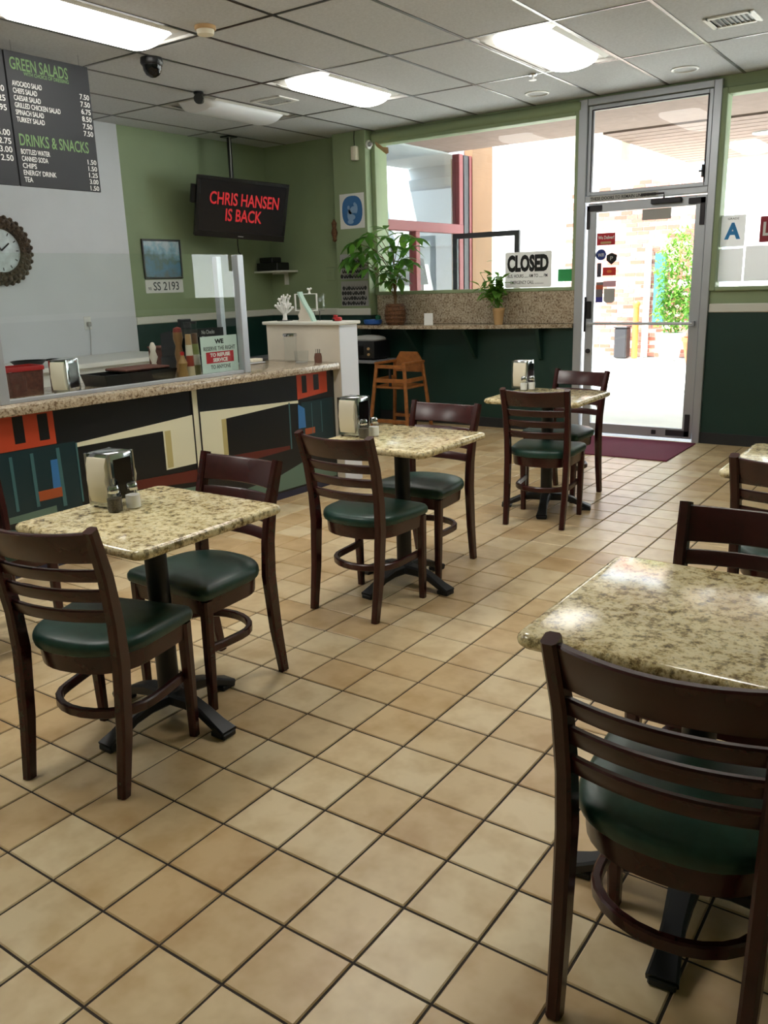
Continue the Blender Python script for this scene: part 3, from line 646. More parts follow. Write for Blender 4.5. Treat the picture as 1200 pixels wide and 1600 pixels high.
cf = MB(); cf.ring([(.175, 0), (.275, 0), (.285, .02), (.255, .05), (.215, .055), (.185, .035)], n=48); cf.v = [tuple(FC @ Vector(p)) for p in cf.v]; obj('frame', cf, M['bronze'], t)
cr = MB()
for k in range(30):
    a = 2 * PI * k / 30; cr.ball((.235 * math.cos(a), .235 * math.sin(a), .048), .026, 8, (1, 1, .8)); cr.ball((.277 * math.cos(a + .1), .277 * math.sin(a + .1), .025), .022, 8)
    cr.ball((.192 * math.cos(a + .1), .192 * math.sin(a + .1), .04), .013, 6)
cr.v = [tuple(FC @ Vector(p)) for p in cr.v]; obj('carving', cr, M['bronze'], t)
fd = MB().lathe([(0, .012), (.19, .012), (.19, .006), (0, .006)], n=40); fd.v = [tuple(FC @ Vector(p)) for p in fd.v]; fo = obj('face', fd, M['clockface'], t)
obj('hand', MB().box((-.006, 0, .016), (.006, .10, .019), .001, 1, FC @ Matrix.Rotation(-.9, 4, 'Z')), M['ink'], t); obj('hand', MB().box((-.005, 0, .019), (.005, .14, .022), .001, 1, FC @ Matrix.Rotation(.5, 4, 'Z')), M['ink'], t)
for k in range(12):
    obj('hour_mark', MB().box((-.004, .14, .0125), (.004, .165, .014), M4=FC @ Matrix.Rotation(k * PI / 6, 4, 'Z')), M['ink'], fo, smooth=False)

def menu(y0, y1, label, rows):
    t = thing('menu_board', label, 'menu board', (-5.2, y0, 2.155), group='hanging chalk menu boards'); W_ = y1 - y0
    obj('board', MB().box((-.02, 0, 0), (0, W_, .795), .002), M['chalk'], t, smooth=False)
    for y in (.06, W_ - .06): obj('hanger', MB().tube([(-.01, y, .79), (-.01, y, H - 2.155 - .008)], .0025, 6), M['chrome'], t)
    F = frame((.0006, 0, 0), (0, 1, 0), (0, 0, 1), (1, 0, 0))
    for s, x, y, w_, h_, c, al in rows: text(s, F, x, y, w_, h_, M[c], t, .012, al)
R = [('GREEN SALADS', .03, .69, .42, .072, 'chalkgreen', 'L'), ('WITH CHOICE OF DRESSING', .12, .665, .33, .022, 'chalkgreen', 'L')]
for k, (s, p, w_) in enumerate((('AVOCADO SALAD', '7.50', .21), ('CHEFS SALAD', '7.50', .17), ('CAESAR SALAD', '6.75', .19), ('GRILLED CHICKEN SALAD', '8.50', .33), ('SPINACH SALAD', '7.50', .20), ('TURKEY SALAD', '7.50', .20))):
    R.append((s, .03, .595 - k * .042, w_, .031, 'chalkwhite', 'L')); R.append((p, .60, .585 - k * .046, .075, .033, 'chalkwhite', 'R'))
R.append(('DRINKS & SNACKS', .03, .245, .52, .072, 'chalkgreen', 'L'))
for k, (s, p, w_) in enumerate((('BOTTLED WATER', '1.50', .21), ('CANNED SODA', '1.50', .19), ('CHIPS', '1.25', .10), ('ENERGY DRINK', '3.00', .24), ('TEA', '1.50', .06))):
    R.append((s, .03, .195 - k * .042, w_, .031, 'chalkwhite', 'L')); R.append((p, .60, .175 - k * .042, .07, .031, 'chalkwhite', 'R'))
menu(3.415, 4.03, 'black chalk menu board listing salads, drinks and snacks', R)
R = [(p, .585, y, .085, .036, 'chalkwhite', 'R') for p, y in (('7.50', .55), ('8.25', .495), ('7.95', .44), ('5.00', .295), ('2.75', .245), ('3.00', .195), ('2.50', .145))]
menu(2.80, 3.405, 'black chalk menu board cut off at the left edge, prices visible', R)

# ------------------------------------------------------------------ service counter (slightly turned), local u = towards the room, v = along it
CR = -math.atan(.057); CO = (-3.90, 5.0, 0)
CM = Matrix.Translation(CO) @ Matrix.Rotation(CR, 4, 'Z')
def cw(u, v, z=0): return tuple(CM @ Vector((u, v, z)))
ct = thing('counter_base', 'long service counter front faced with dark mural panels', 'counter', CO, CR)
obj('cabinet', MB().box((-.62, -4.2, 0), (-.075, -.002, .874)), M['green'], ct, smooth=False)
obj('kick_base', MB().box((-.075, -4.2, 0), (-.066, -.004, .045)), colour('mural_navy', (36, 38, 62)), ct, smooth=False)
def mural(v0, v1, blocks):
    p = obj('mural_panel', MB().box((-.075, v0, .045), (-.070, v1, .873)), colour('mural_black', (18, 22, 26), .3), ct, smooth=False)
    for k, (c, pts) in enumerate(blocks):
        x = -.0698 + .00025 * k
        obj('printed_shape', MB().loft([[(-.070, a, b) for a, b in pts], [(x, a, b) for a, b in pts]]), M[c], p, smooth=False)
colour('mural_orange', (186, 70, 42), .3); colour('mural_cream', (226, 224, 196), .3); colour('mural_teal', (26, 52, 58), .3); colour('mural_straw', (188, 176, 120), .3)
colour('mural_blue', (58, 118, 178), .3); colour('mural_wine', (96, 36, 30), .3); colour('mural_aqua', (66, 108, 112), .3); colour('mural_moss', (96, 122, 108), .3); colour('mural_rust', (168, 84, 46), .3)
rect = lambda a, b, c, d: [(a, c), (b, c), (b, d), (a, d)]
mural(-2.66, -1.365, [('mural_teal', rect(-2.655, -2.20, .30, .68)), ('mural_orange', rect(-2.655, -2.31, .685, .868)), ('mural_black', rect(-2.545, -2.485, .718, .862)), ('mural_black', rect(-2.404, -2.345, .715, .858)),
    ('mural_blue', [(-2.365, .43), (-2.30, .42), (-2.30, .60), (-2.36, .60)]), ('mural_aqua', [(-2.318, .33), (-2.295, .33), (-2.30, .66), (-2.32, .66)]), ('mural_rust', rect(-2.46, -2.315, .388, .442)), ('mural_moss', [(-2.655, .30), (-2.36, .30), (-2.36, .345), (-2.655, .335)]),
    ('mural_aqua', rect(-2.592, -2.575, .36, .655)), ('mural_aqua', rect(-2.474, -2.455, .36, .655)),
    ('mural_cream', [(-2.195, .645), (-1.60, .645), (-1.60, .40), (-1.366, .40), (-1.366, .712), (-2.195, .668)]), ('mural_straw', rect(-1.59, -1.545, .41, .642)), ('mural_aqua', rect(-2.20, -2.19, .33, .67)), ('mural_wine', [(-1.90, .33), (-1.366, .28), (-1.366, .36), (-1.90, .38)]), ('mural_moss', [(-1.95, .05), (-1.366, .05), (-1.366, .25), (-1.95, .28)])])
mural(-1.305, -.012, [('mural_cream', [(-1.30, .40), (-1.09, .40), (-1.09, .65), (-.50, .672), (-.40, .664), (-.40, .684), (-1.30, .722)]), ('mural_straw', rect(-1.128, -1.088, .41, .65)), ('mural_wine', [(-1.30, .32), (-.51, .345), (-.51, .372), (-1.02, .395), (-1.30, .385)]), ('mural_aqua', rect(-.50, -.488, .345, .68)),
    ('mural_moss', [(-1.30, .06), (-.02, .06), (-.02, .11), (-.36, .235), (-.66, .165), (-1.30, .12)]), ('mural_orange', [(-.405, .69), (-.085, .712), (-.085, .866), (-.405, .866)]), ('mural_black', rect(-.355, -.304, .731, .855)), ('mural_black', rect(-.232, -.175, .739, .852)),
    ('mural_teal', rect(-.37, -.03, .34, .665)), ('mural_blue', [(-.41, .48), (-.335, .48), (-.34, .62), (-.405, .655)]), ('mural_rust', rect(-.345, -.24, .425, .47)), ('mural_aqua', rect(-.268, -.262, .42, .65)), ('mural_aqua', rect(-.165, -.158, .42, .65))])
obj('panel_joint', MB().box((-.075, -1.365, .045), (-.0645, -1.357, .873)).box((-.075, -1.313, .045), (-.0645, -1.305, .873)), M['black'], ct, smooth=False)
obj('joint_fill', MB().box((-.075, -1.357, .045), (-.0705, -1.313, .873)), M['mural_cream'], ct, smooth=False)
obj('edge_trim', MB().box((-.075, -2.668, .045), (-.066, -2.66, .873)), M['alu'], ct, smooth=False)
tag(obj('countertop', MB().box((-.70, -4.2, .874), (0, -.002, .924), .007, 2), M['granite2'], None, CO, CR), 'granite slab on top of the service counter', 'countertop')
hw = thing('half_wall', 'white half wall with a capped top at the end of the counter', 'wall', CO, CR)
obj('core', MB().box((-.76, 0, 0), (.0, .20, 1.192)), M['cabinet'], hw, smooth=False)
obj('end_face', MB().box((0, -.0, 0), (.006, .20, 1.192)), colour('end_daylight_tint', (232, 237, 246)), hw, smooth=False)  # bluish daylight on this face is put into its colour
obj('cap', MB().box((-.785, -.025, 1.192), (.025, .225, 1.217), .006), M['trim'], hw)
# sneeze guard
sg = thing('sneeze_guard', 'clear glass screen in a pale aluminium frame on the counter', 'glass screen', cw(-.13, 0, .924), CR)
obj('bottom_rail', MB().box((-.02, -2.55, 0), (.02, -.86, .022), .003), M['alu'], sg)
for v in (-2.575, -.86): obj('post', MB().box((-.03, v, 0), (.03, v + .055, .765 if v > -2 else .77), .004), M['alu'], sg)
obj('pane', MB().box((-.004, -2.52, .022), (.004, -.86, .765)), M['guard_glass'], sg, smooth=False)
obj('post', MB().box((-.29, -.80, 0), (-.245, -.755, .765), .004), M['alu'], sg)
obj('pane', MB().box((-.25, -.782, .30), (-.03, -.774, .765)), M['guard_glass'], sg, smooth=False)
# signs at the screen
t = thing('refusal_sign', 'white sign saying we reserve the right to refuse service', 'sign', cw(-.157, -1.175, .946), CR)
FG = frame((0, 0, 0), (0, 1, 0), (0, 0, 1), (1, 0, 0)); obj('board', card(FG, .31, .235, .003), colour('sign_mint', (206, 224, 216)), t, smooth=False)
FG = frame((.0004, 0, 0), (0, 1, 0), (0, 0, 1), (1, 0, 0))
text('WE', FG, .155, .185, .075, .030, M['ink'], t, .05, 'C'); text('RESERVE THE RIGHT', FG, .155, .143, .27, .026, colour('sign_inkgrey', (60, 66, 66)), t, .012, 'C')
rb = obj('red_band', card(FG, .235, .072, .001), M['signred'], t, smooth=False); rb.location = (.0006, .0375, .062)
text('TO REFUSE', FG, .1175 + .0375, .102, .17, .025, M['signwhite'], t, .04, 'C', ext=.0014); text('SERVICE', FG, .1175 + .0375, .069, .125, .025, M['signwhite'], t, .04, 'C', ext=.0014)
text('TO ANYONE', FG, .155, .024, .17, .026, M['sign_inkgrey'], t, .012, 'C')
t = thing('no_checks_sign', 'small black sign saying no checks please, above the white sign', 'sign', cw(-.30, -1.06, .924), CR)
obj('board', card(frame((0, 0, .215), (0, 1, 0), (0, 0, 1), (1, 0, 0)), .21, .088, .006), M['ink'], t, smooth=False)
FG = frame((.0004, 0, .215), (0, 1, 0), (0, 0, 1), (1, 0, 0)); text('No Checks', FG, .02, .05, .11, .026, M['signgray'], t, .01); text('Please', FG, .02, .015, .07, .022, M['signgray'], t, .01)
obj('stand', MB().box((-.05, .06, 0), (-.006, .15, .006)).box((-.03, .095, .006), (-.015, .115, .22)), M['black'], t, smooth=False)

# napkin dispensers and shakers
def dispenser(loc, rz, label):
    t = thing('napkin_dispenser', label, 'napkin dispenser', loc, rz, 'chrome napkin dispensers')
    b = MB()
    b.box((-.058, -.055, .006), (.058, .055, .192), .012, 2); obj('body', b, M['chrome'], t)
    for s in (-1, 1):
        n = MB(); rings = []
        for k in range(7):
            z = .02 + .158 * k / 6; bu = .012 * math.sin(PI * k / 6) + .004 + (.004 if k % 2 else 0)
            rings.append([(-.045, s * .05, z), (.045, s * .05, z), (.045, s * (.056 + bu), z), (0, s * (.058 + bu * 1.3), z), (-.045, s * (.056 + bu * .7), z)])
        n.loft(rings); obj('napkin_stack', n, M['napkin'], t)
        obj('face_frame', MB().box((-.058, s * .055 - .003, .006), (-.047, s * .055 + .003, .19)).box((.047, s * .055 - .003, .006), (.058, s * .055 + .003, .19)).box((-.047, s * .055 - .003, .006), (.047, s * .055 + .003, .018)), M['chrome'], t, smooth=False)
    obj('side_reflection', MB().box((.0585, -.04, .03), (.0592, .04, .17)), M['blackgloss'], t, smooth=False)  # black plate stands for the dark reflection in the chrome side
    f = MB()
    for x in (-.045, .045):
        for y in (-.042, .042): f.lathe([(.008, 0), (.008, .006)], (x, y, 0), 8)
    obj('rubber_feet', f, M['black'], t)
    return t
def shaker(loc, what, label):
    t = thing(what + '_shaker', label, 'shaker', loc, rd.uniform(0, .3), 'salt and pepper shakers')
    obj('jar', MB().lathe([(.0, 0), (.021, 0), (.023, .004), (.023, .055), (.019, .066), (.016, .07)], n=16, sq=.55), M['jar'], t)
    obj(what, MB().lathe([(.0, .004), (.0215, .004), (.022, .01), (.022, .048), (0, .049)], n=16, sq=.5), M[what], t)
    obj('lid', MB().lathe([(.018, .066), (.0195, .07), (.0195, .083), (.015, .092), (0, .095)], n=18), M['chrome'], t)
TZ = .755
D = dispenser((-2.44, 1.80, TZ), .12, 'napkin dispenser on the front left table')
def disp2(loc, rz, label): return dup(D, loc, rz, label)
disp2((-2.51, 3.31, TZ), .05, 'napkin dispenser on the middle table by the counter end'); disp2((-2.55, 5.29, TZ), .05, 'napkin dispenser on the table nearest the door')
disp2(cw(-.30, -2.07, .924), .35, 'napkin dispenser behind the glass screen on the counter')
shaker((-2.35, 1.735, TZ), 'pepper', 'pepper shaker on the front left table'); shaker((-2.335, 1.80, TZ), 'salt', 'salt shaker on the front left table')
shaker((-2.41, 3.25, TZ), 'pepper', 'pepper shaker on the middle table, partly behind the chair'); shaker((-2.395, 3.315, TZ), 'salt', 'salt shaker on the middle table')
shaker((-2.50, 5.20, TZ), 'salt', 'left shaker on the table nearest the door'); shaker((-2.465, 5.245, TZ), 'salt', 'right shaker on the table nearest the door')

# things on and behind the counter
ZC = .924
t = thing('paper_bin', 'brown bin with a red rim at the left end of the counter', 'bin', cw(-.44, -2.30, ZC), CR)
b = MB(); rr_ = lambda s_, z: [(x, y, z) for x, y in rrect(.17 * s_, .30 * s_, .03 * s_, 4)]
b.loft([rr_(.9, 0), rr_(.97, .14), rr_(.94, .14), rr_(.88, .01)]); obj('tub', b, M['brownbin'], t); b = MB(); b.loft([rr_(.955, .14), rr_(1.02, .14), rr_(1.03, .155), rr_(1.0, .165), rr_(.93, .165), rr_(.93, .14)], caps=(False, False)); obj('rim', b, M['red'], t)
t = thing('black_tray', 'long black plastic bin on the counter behind the glass', 'tray', cw(-.40, -1.56, ZC), CR)
b = MB(); q = lambda a, b_, z: [(-a, -b_, z), (a, -b_, z), (a, b_, z), (-a, b_, z)]
b.loft([q(.12, .25, 0), q(.13, .27, .07), q(.12, .26, .07), q(.11, .24, .006)]); obj('tub', b, M['black'], t)
for k in range(3): obj('divider', MB().box((-.115, -.14 + .14 * k, .006), (.115, -.134 + .14 * k, .065)), M['black'], t, smooth=False)
obj('lid', MB().box((-.12, -.10, .074), (.10, .24, .09), .006), M['brownbin'], t)
def layered(loc, label, cols, h_, r_, name='layered_bottle'):
    t = thing(name, label, 'bottle', loc); n = len(cols)
    for k, c in enumerate(cols):
        z0, z1 = .006 + (h_ * .8) * k / n, .006 + (h_ * .8) * (k + 1) / n; ra = lambda z: (r_ - .004) * (1 - .45 * z / h_)
        obj('layer', MB().lathe([(0, z0), (ra(z0), z0), (ra(z1), z1), (0, z1)], n=14), colour(*c), t)
    obj('glass', MB().lathe([(0, 0), (r_, 0), (r_ * .98, .02), (r_ * .55, h_ * .97), (r_ * .62, h_)], n=16), M['jar'], t); obj('cap', MB().lathe([(r_ * .66, h_), (r_ * .66, h_ + .012), (0, h_ + .013)], n=14), M['alu_dark'], t)
layered(cw(-.24, -1.205, ZC), 'tall clear bottle of layered beans behind the glass, left one', [('bean_cream', (206, 190, 156)), ('bean_red', (150, 60, 44)), ('bean_white', (216, 210, 190)), ('bean_tan', (172, 140, 100))], .34, .033)
layered(cw(-.28, -1.12, ZC), 'tall clear bottle of layered beans behind the glass, right one', [('bean_olive', (124, 120, 70)), ('bean_white', (216, 210, 190)), ('bean_green', (132, 140, 80)), ('bean_brown', (96, 66, 46))], .34, .033)
t = thing('carved_mill', 'tall turned wooden pepper mill with a red top behind the glass', 'mill', cw(-.33, -1.215, ZC)); obj('body', MB().lathe([(.035, 0), (.03, .06), (.022, .1), (.03, .15), (.02, .2), (.032, .25), (.03, .29)], n=16), colour('mill_wood', (134, 100, 62)), t); obj('red_top', MB().lathe([(.03, .29), (.026, .315), (0, .325)], n=14), colour('mill_red', (120, 40, 34)), t)
t = thing('honey_bottle', 'squat brown and yellow bottle standing before the tall bottles', 'bottle', cw(-.22, -1.28, ZC)); obj('body', MB().lathe([(.028, 0), (.03, .03), (.024, .07), (.03, .1), (.016, .13), (.012, .15)], n=16), colour('honey', (146, 112, 60)), t); obj('cap', MB().lathe([(.013, .15), (.013, .17), (0, .175)], n=12), M['red'], t)
t = thing('cash_register', 'black cash register behind the white sign on the counter', 'register', cw(-.52, -.98, ZC), CR)
obj('base', MB().box((-.14, -.14, 0), (.12, .16, .12), .012, 2), M['black'], t); obj('hood', MB().loft([[(-.13, y, .12), (.10, y, .12), (.07, y, .24), (-.02, y, .29), (-.13, y, .27)] for y in (-.13, .13)]), M['blackgloss'], t); obj('display', MB().box((-.10, .0, .29), (-.07, .10, .36), .005), M['black'], t)
t = thing('brown_box', 'brown crate on the work counter beyond the tall bottles', 'crate', (-4.92, 4.30, .90), -.1)
obj('crate', MB().box((-.10, -.15, 0), (.10, .15, .17), .006), M['brownbin'], t, smooth=False); obj('lid', MB().box((-.105, -.155, .17), (.105, .155, .185), .004), M['brownbin'], t, smooth=False)
t = thing('small_figurine', 'small pale figurine beside the brown crate', 'figurine', (-4.86, 4.06, .90))
obj('body', MB().lathe([(.03, 0), (.028, .03), (.016, .08), (.03, .12), (.018, .16), (.024, .19), (.012, .22), (0, .225)], n=12), M['cabinet'], t)
wk = thing('work_counter', 'white topped work counter behind the service counter', 'counter', (0, 0, 0))
obj('top', MB().box((XL + .03, -1.0, .86), (-6.2, 5.6, .90), .004), M['white'], wk, smooth=False); obj('cabinet', MB().box((XL + .03, -1.0, 0), (-6.25, 5.58, .86)), M['white'], wk, smooth=False)
pk = thing('prep_table', 'low prep table behind the counter carrying the brown crate', 'table', (-4.95, 4.25, 0))
obj('top', MB().box((-.18, -.35, .86), (.24, .30, .90), .004), M['alu'], pk, smooth=False)
for sx in (-.16, .22):
    for sy in (-.33, .28): obj('leg', MB().box((sx - .015, sy - .015, 0), (sx + .015, sy + .015, .86)), M['alu'], pk, smooth=False)
t = thing('frying_pan', 'black pan with its rim showing left of the counter napkin dispenser', 'pan', (-6.35, 4.02, .90)); obj('bowl', MB().lathe([(.08, 0), (.14, .06), (.136, .06), (.076, .006), (0, .006)], n=24), M['black'], t); obj('handle', MB().bar([(0, .13, .05), (.02, .2, .055), (.03, .26, .05)], (1, 0, 0), .025, .015), M['black'], t)
t = thing('white_box', 'white lidded box on the work counter left of the dispenser', 'box', (-6.55, 3.60, .90)); obj('tub', MB().box((-.16, -.2, 0), (.16, .22, .07), .01), M['white'], t); obj('lid', MB().box((-.165, -.205, .07), (.165, .225, .085), .005), M['white'], t)
# on the counter right of the post
t = thing('tall_glass_jar', 'tall ribbed glass jar on the counter before the half wall', 'jar', cw(-.40, -.11, ZC)); obj('glass', MB().lathe([(0, 0), (.05, 0), (.052, .01), (.046, .12), (.052, .16), (.05, .2), (.047, .2), (.043, .12), (.046, .012), (0, .01)], n=20), M['jar'], t); obj('collar', MB().ring([(.053, .19), (.055, .2), (.053, .21)], n=20), M['chrome'], t)
t = thing('low_glass', 'low clear tumbler on the counter between jar and caddy', 'glass', cw(-.28, -.12, ZC)); obj('glass', MB().lathe([(0, 0), (.05, 0), (.055, .085), (.052, .085), (.047, .008), (0, .008)], n=20), M['jar'], t); obj('base', MB().lathe([(0, .001), (.048, .001), (.047, .007), (0, .007)], n=20), M['signgray'], t)
t = thing('toothpick_holder', 'small brown holder of toothpicks at the counter end', 'holder', cw(-.13, -.10, ZC)); obj('cup', MB().lathe([(0, 0), (.028, 0), (.03, .04), (.024, .07), (.021, .07), (.02, .01), (0, .01)], n=16), colour('amber_glass', (108, 72, 58)), t)
for k in range(5): obj('toothpick', MB().tube([(-.012 + .006 * k, .004 * (k % 2), .012), (-.02 + .01 * k, .006 * (k % 2), .10)], .0015, 5), M['ink'], t)
t = thing('silver_tray', 'small metal tray left of the half wall on the counter', 'tray', cw(-.60, -.35, ZC), CR); obj('plate', MB().box((-.07, -.10, 0), (.07, .10, .012), .005), M['alu'], t); obj('stack', MB().box((-.04, -.02, .012), (.05, .09, .035), .004), M['napkin'], t)
# on the half wall
ZH = 1.217
t = thing('coral_ornament', 'white branching coral ornament on the half wall cap', 'ornament', cw(-.65, .10, ZH)); b = MB(); r = random.Random(5)
b.tube([(0, 0, 0), (.004, 0, .03), (0, 0, .07)], [.022, .016, .016], 8)
for k in range(16):
    a = r.uniform(0, 2 * PI); h1 = r.uniform(.10, .19); rr = r.uniform(.015, .075) * (1 if h1 < .16 else .6)
    p = Vector((rr * math.cos(a), rr * math.sin(a), h1)); b.tube([(0, 0, .05), Vector((p.x * .6, p.y * .6, h1 * .75)), p], [.010, .008, .006], 6); b.ball(p, .011, 8)
    p2 = p + Vector((r.uniform(-.025, .025), r.uniform(-.02, .02), .02)); b.tube([p * .85 + Vector((0, 0, .01)), p2], [.006, .005], 5); b.ball(p2, .008, 6)
obj('branches', b, M['white'], t); obj('base', MB().box((-.05, -.035, -.0), (.05, .035, .006)), M['black'], t)
t = thing('acrylic_box', 'clear acrylic display box on black wire legs on the half wall', 'display box', cw(-.40, .13, ZH), CR)
lg = [MB().tube([(x, y, 0), (x, y, .075)], .003, 6) for x in (-.07, .07) for y in (-.03, .03)]
for q in lg: obj('leg', q, M['black'], t)
obj('case', MB().box((-.12, -.045, .075), (.12, .045, .205), .008, 2), M['jar'], t); obj('base_plate', MB().box((-.11, -.04, .078), (.11, .04, .082)), M['jar'], t, smooth=False)
for s in (-1, 1): obj('edge', MB().box((s * .112 - .008, -.046, .08), (s * .112 + .008, -.040, .20), .002), M['white'], t)
for z in (.075, .199): obj('edge', MB().box((-.12, -.046, z), (.12, -.041, z + .006), .002), M['white'], t)
t = thing('tiny_figure', 'tiny white figure standing on top of the acrylic box', 'figurine', cw(-.40, .13, ZH + .205)); obj('body', MB().lathe([(.012, 0), (.006, .015), (.011, .03), (.005, .04)], n=10).ball((-.014, 0, .034), .008, 8).ball((.016, 0, .036), .008, 8).tube([(-.014, 0, .034), (.016, 0, .036)], .004, 6), M['white'], t)
t = thing('fin_sculpture', 'white fin shaped sculpture with a pale green edge on the half wall', 'sculpture', cw(-.36, .05, ZH), CR)
pf = [(-.09, 0), (.06, 0), (.03, .06), (-.02, .12), (-.065, .19), (-.055, .09), (-.085, .045), (-.075, .02)]
b = MB(); b.loft([[(x, -.012, z) for x, z in pf], [(x, .012, z) for x, z in pf]]); obj('fin', b, M['cabinet'], t, smooth=False)
b = MB(); b.loft([[(x, y, z) for y in (-.02, .02)] + [(x + .02, y, z) for y in (.02, -.02)] for x, z in ((.06, 0), (.03, .06), (-.02, .12), (-.065, .19), (-.075, .22))]); obj('green_edge', b, colour('pale_jade', (188, 218, 204), .2), t, smooth=False)
t = thing('red_toy', 'small red toy on the half wall cap near its end', 'toy', cw(-.10, .10, ZH)); obj('body', MB().box((-.035, -.02, 0), (.035, .02, .03), .01, 2).box((-.03, -.018, .028), (.0, .018, .045), .008), M['red'], t); obj('wheel', MB().tube([(-.02, -.022, .01), (-.02, .022, .01)], .01, 10), M['black'], t)

# low counter in the corner
lc = thing('corner_counter', 'low grey counter against the back wall beside the pillar', 'counter', (0, 0, 0))
obj('top', MB().box((XL + .02, 7.24, .67), (-5.17, 7.63, .70), .004), colour('grey_laminate', (132, 134, 138)), lc, smooth=False); obj('cabinet', MB().box((XL + .02, 7.28, 0), (-5.55, 7.63, .67)), M['green'], lc, smooth=False)
t = thing('toaster_oven', 'black toaster oven on the low counter behind the half wall', 'oven', (-5.42, 7.44, .70)); obj('case', MB().box((-.24, -.15, .012), (.19, .15, .20), .015, 2), M['black'], t); obj('window', MB().box((-.2, -.152, .05), (.05, -.149, .15), .002), M['blackgloss'], t)
for z in (.06, .12): obj('knob', MB().tube([(.12, -.165, z), (.12, -.15, z)], .014, 12), M['tan'], t)
f = MB()
for x in (-.2, .15):
    for y in (-.12, .12): f.lathe([(.012, 0), (.012, .014)], (x, y, 0), 8)
obj('feet', f, M['black'], t)
t = thing('folded_cloth', 'grey cloth heaped on top of the toaster oven', 'cloth', (-5.40, 7.44, .90)); obj('cloth', MB().loft([[(x, y, z) for x, y in rrect(.34 * s_, .22 * s_, .06 * s_, 4)] for s_, z in ((1, 0), (1.03, .015), (.9, .035), (.6, .048), (.3, .052))]), M['signgray'], t)
t = thing('snack_bag', 'pink and yellow snack bag beside the toaster oven', 'bag', (-5.80, 7.42, .70)); obj('bag', MB().loft([[(x, y, z) for x, y in rrect(a, b_, b_ * .45, 3)] for a, b_, z in ((.12, .05, 0), (.15, .07, .06), (.14, .06, .14), (.13, .015, .2), (.13, .008, .22))]), colour('bag_pink', (214, 120, 130)), t); obj('yellow_label', MB().box((-.05, -.043, .05), (.05, -.036, .11), .003), colour('bag_yellow', (220, 186, 84)), t)

# ------------------------------------------------------------------ high chair
t = thing('wooden_high_chair', 'honey wooden high chair standing under the window bar', 'high chair', (-4.80, 7.12, 0))
for sx in (-1, 1):
    for sy in (-1, 1): obj('leg', MB().bar([(sx * .235, sy * .225, 0), (sx * .165, sy * .165, .70)], (1, 0, 0), .034, .03), M['oak'], t)
for sy in (-1, 1): obj('stretcher', MB().box((-.225, sy * .21 - .01, .12), (.225, sy * .21 + .01, .155), .003), M['oak'], t)
for sx in (-1, 1): obj('foot_runner', MB().bar([(sx * .238, -.27, .018), (sx * .238, .27, .018)], (1, 0, 0), .034, .034), M['oak'], t)
obj('seat', MB().box((-.19, -.17, .46), (.19, .17, .485), .004), M['oak'], t)
for sx in (-1, 1): obj('arm_rail', MB().box((sx * .165 - .02, -.185, .695), (sx * .165 + .02, .19, .72), .005), M['oak'], t); obj('side_rail', MB().box((sx * .18 - .01, -.17, .52), (sx * .18 + .01, .17, .56), .003), M['oak'], t)
obj('front_rail', MB().box((-.17, -.19, .52), (.17, -.172, .56), .003).box((-.17, -.185, .66), (.17, -.168, .695), .003), M['oak'], t)
pb = [(-.17, .60), (.17, .60), (.17, .70), (.10, .80), (-.10, .80), (-.17, .70)]; b = MB(); b.loft([[(x, .165, z) for x, z in pb], [(x, .185, z) for x, z in pb]]); obj('backrest', b, M['oak'], t, smooth=False)
obj('crotch_strap', MB().box((-.012, -.18, .485), (.012, -.165, .66)), M['black'], t, smooth=False)

# ------------------------------------------------------------------ tables
def table_top(w_, d):
    b = MB(); rings = []
    for k in range(7):
        a = -PI / 2 + PI * k / 6; ins = .017 * (1 - math.cos(a)); z = .738 + .017 * math.sin(a)
        rings.append([(x, y, z) for x, y in rrect(w_ - 2 * ins, d - 2 * ins, .035 - ins * .5, 5)])
    return b.loft(rings)
def make_table(label, loc, rz, brz, w_=.64, d=.63):
    t = thing('cafe_table', label, 'table', loc, rz, 'square granite cafe tables')
    obj('tabletop', table_top(w_, d), M['granite'], t)
    obj('column', MB().lathe([(.062, .075), (.05, .10), (.038, .115), (.038, .69), (.06, .70), (.06, .712)], n=20), M['iron'], t)
    b = MB()
    for k in range(4):
        a = brz + k * PI / 2; c, s_ = math.cos(a), math.sin(a)
        b.bar([(r * c, r * s_, z) for r, z in ((.0, .085), (.10, .083), (.17, .066), (.235, .036), (.285, .016))], (-s_, c, 0), [.075, .06, .052, .058, .07], [.05, .046, .036, .03, .03])
        b.box((-.035, -.03, 0), (.03, .03, .02), .004, 1, Matrix.Translation((.262 * c, .262 * s_, 0)) @ Matrix.Rotation(a, 4, 'Z'))
    obj('base', b, M['iron'], t)
    b = MB().box((-.15, -.02, .708), (.15, .02, .7205)).box((-.02, -.15, .708), (.02, .15, .7205)); obj('mount_plate', b, M['iron'], t, smooth=False)
    return t
T1 = make_table('granite table at the front left before the mural', (-2.225, 1.78, 0), 0, 0)
make_table('granite table in the middle, next to the counter end', (-2.265, 3.36, 0), 0, -.12, .63, .60)
make_table('granite table nearest the glass door', (-2.255, 5.05, 0), .03, .30, .63, .63)
make_table('granite table at the lower right, largest in view', (-.42, 1.81, 0), 0, .1)
make_table('granite table at the right edge under the right window', (-.45, 3.60, 0), 0, 0)

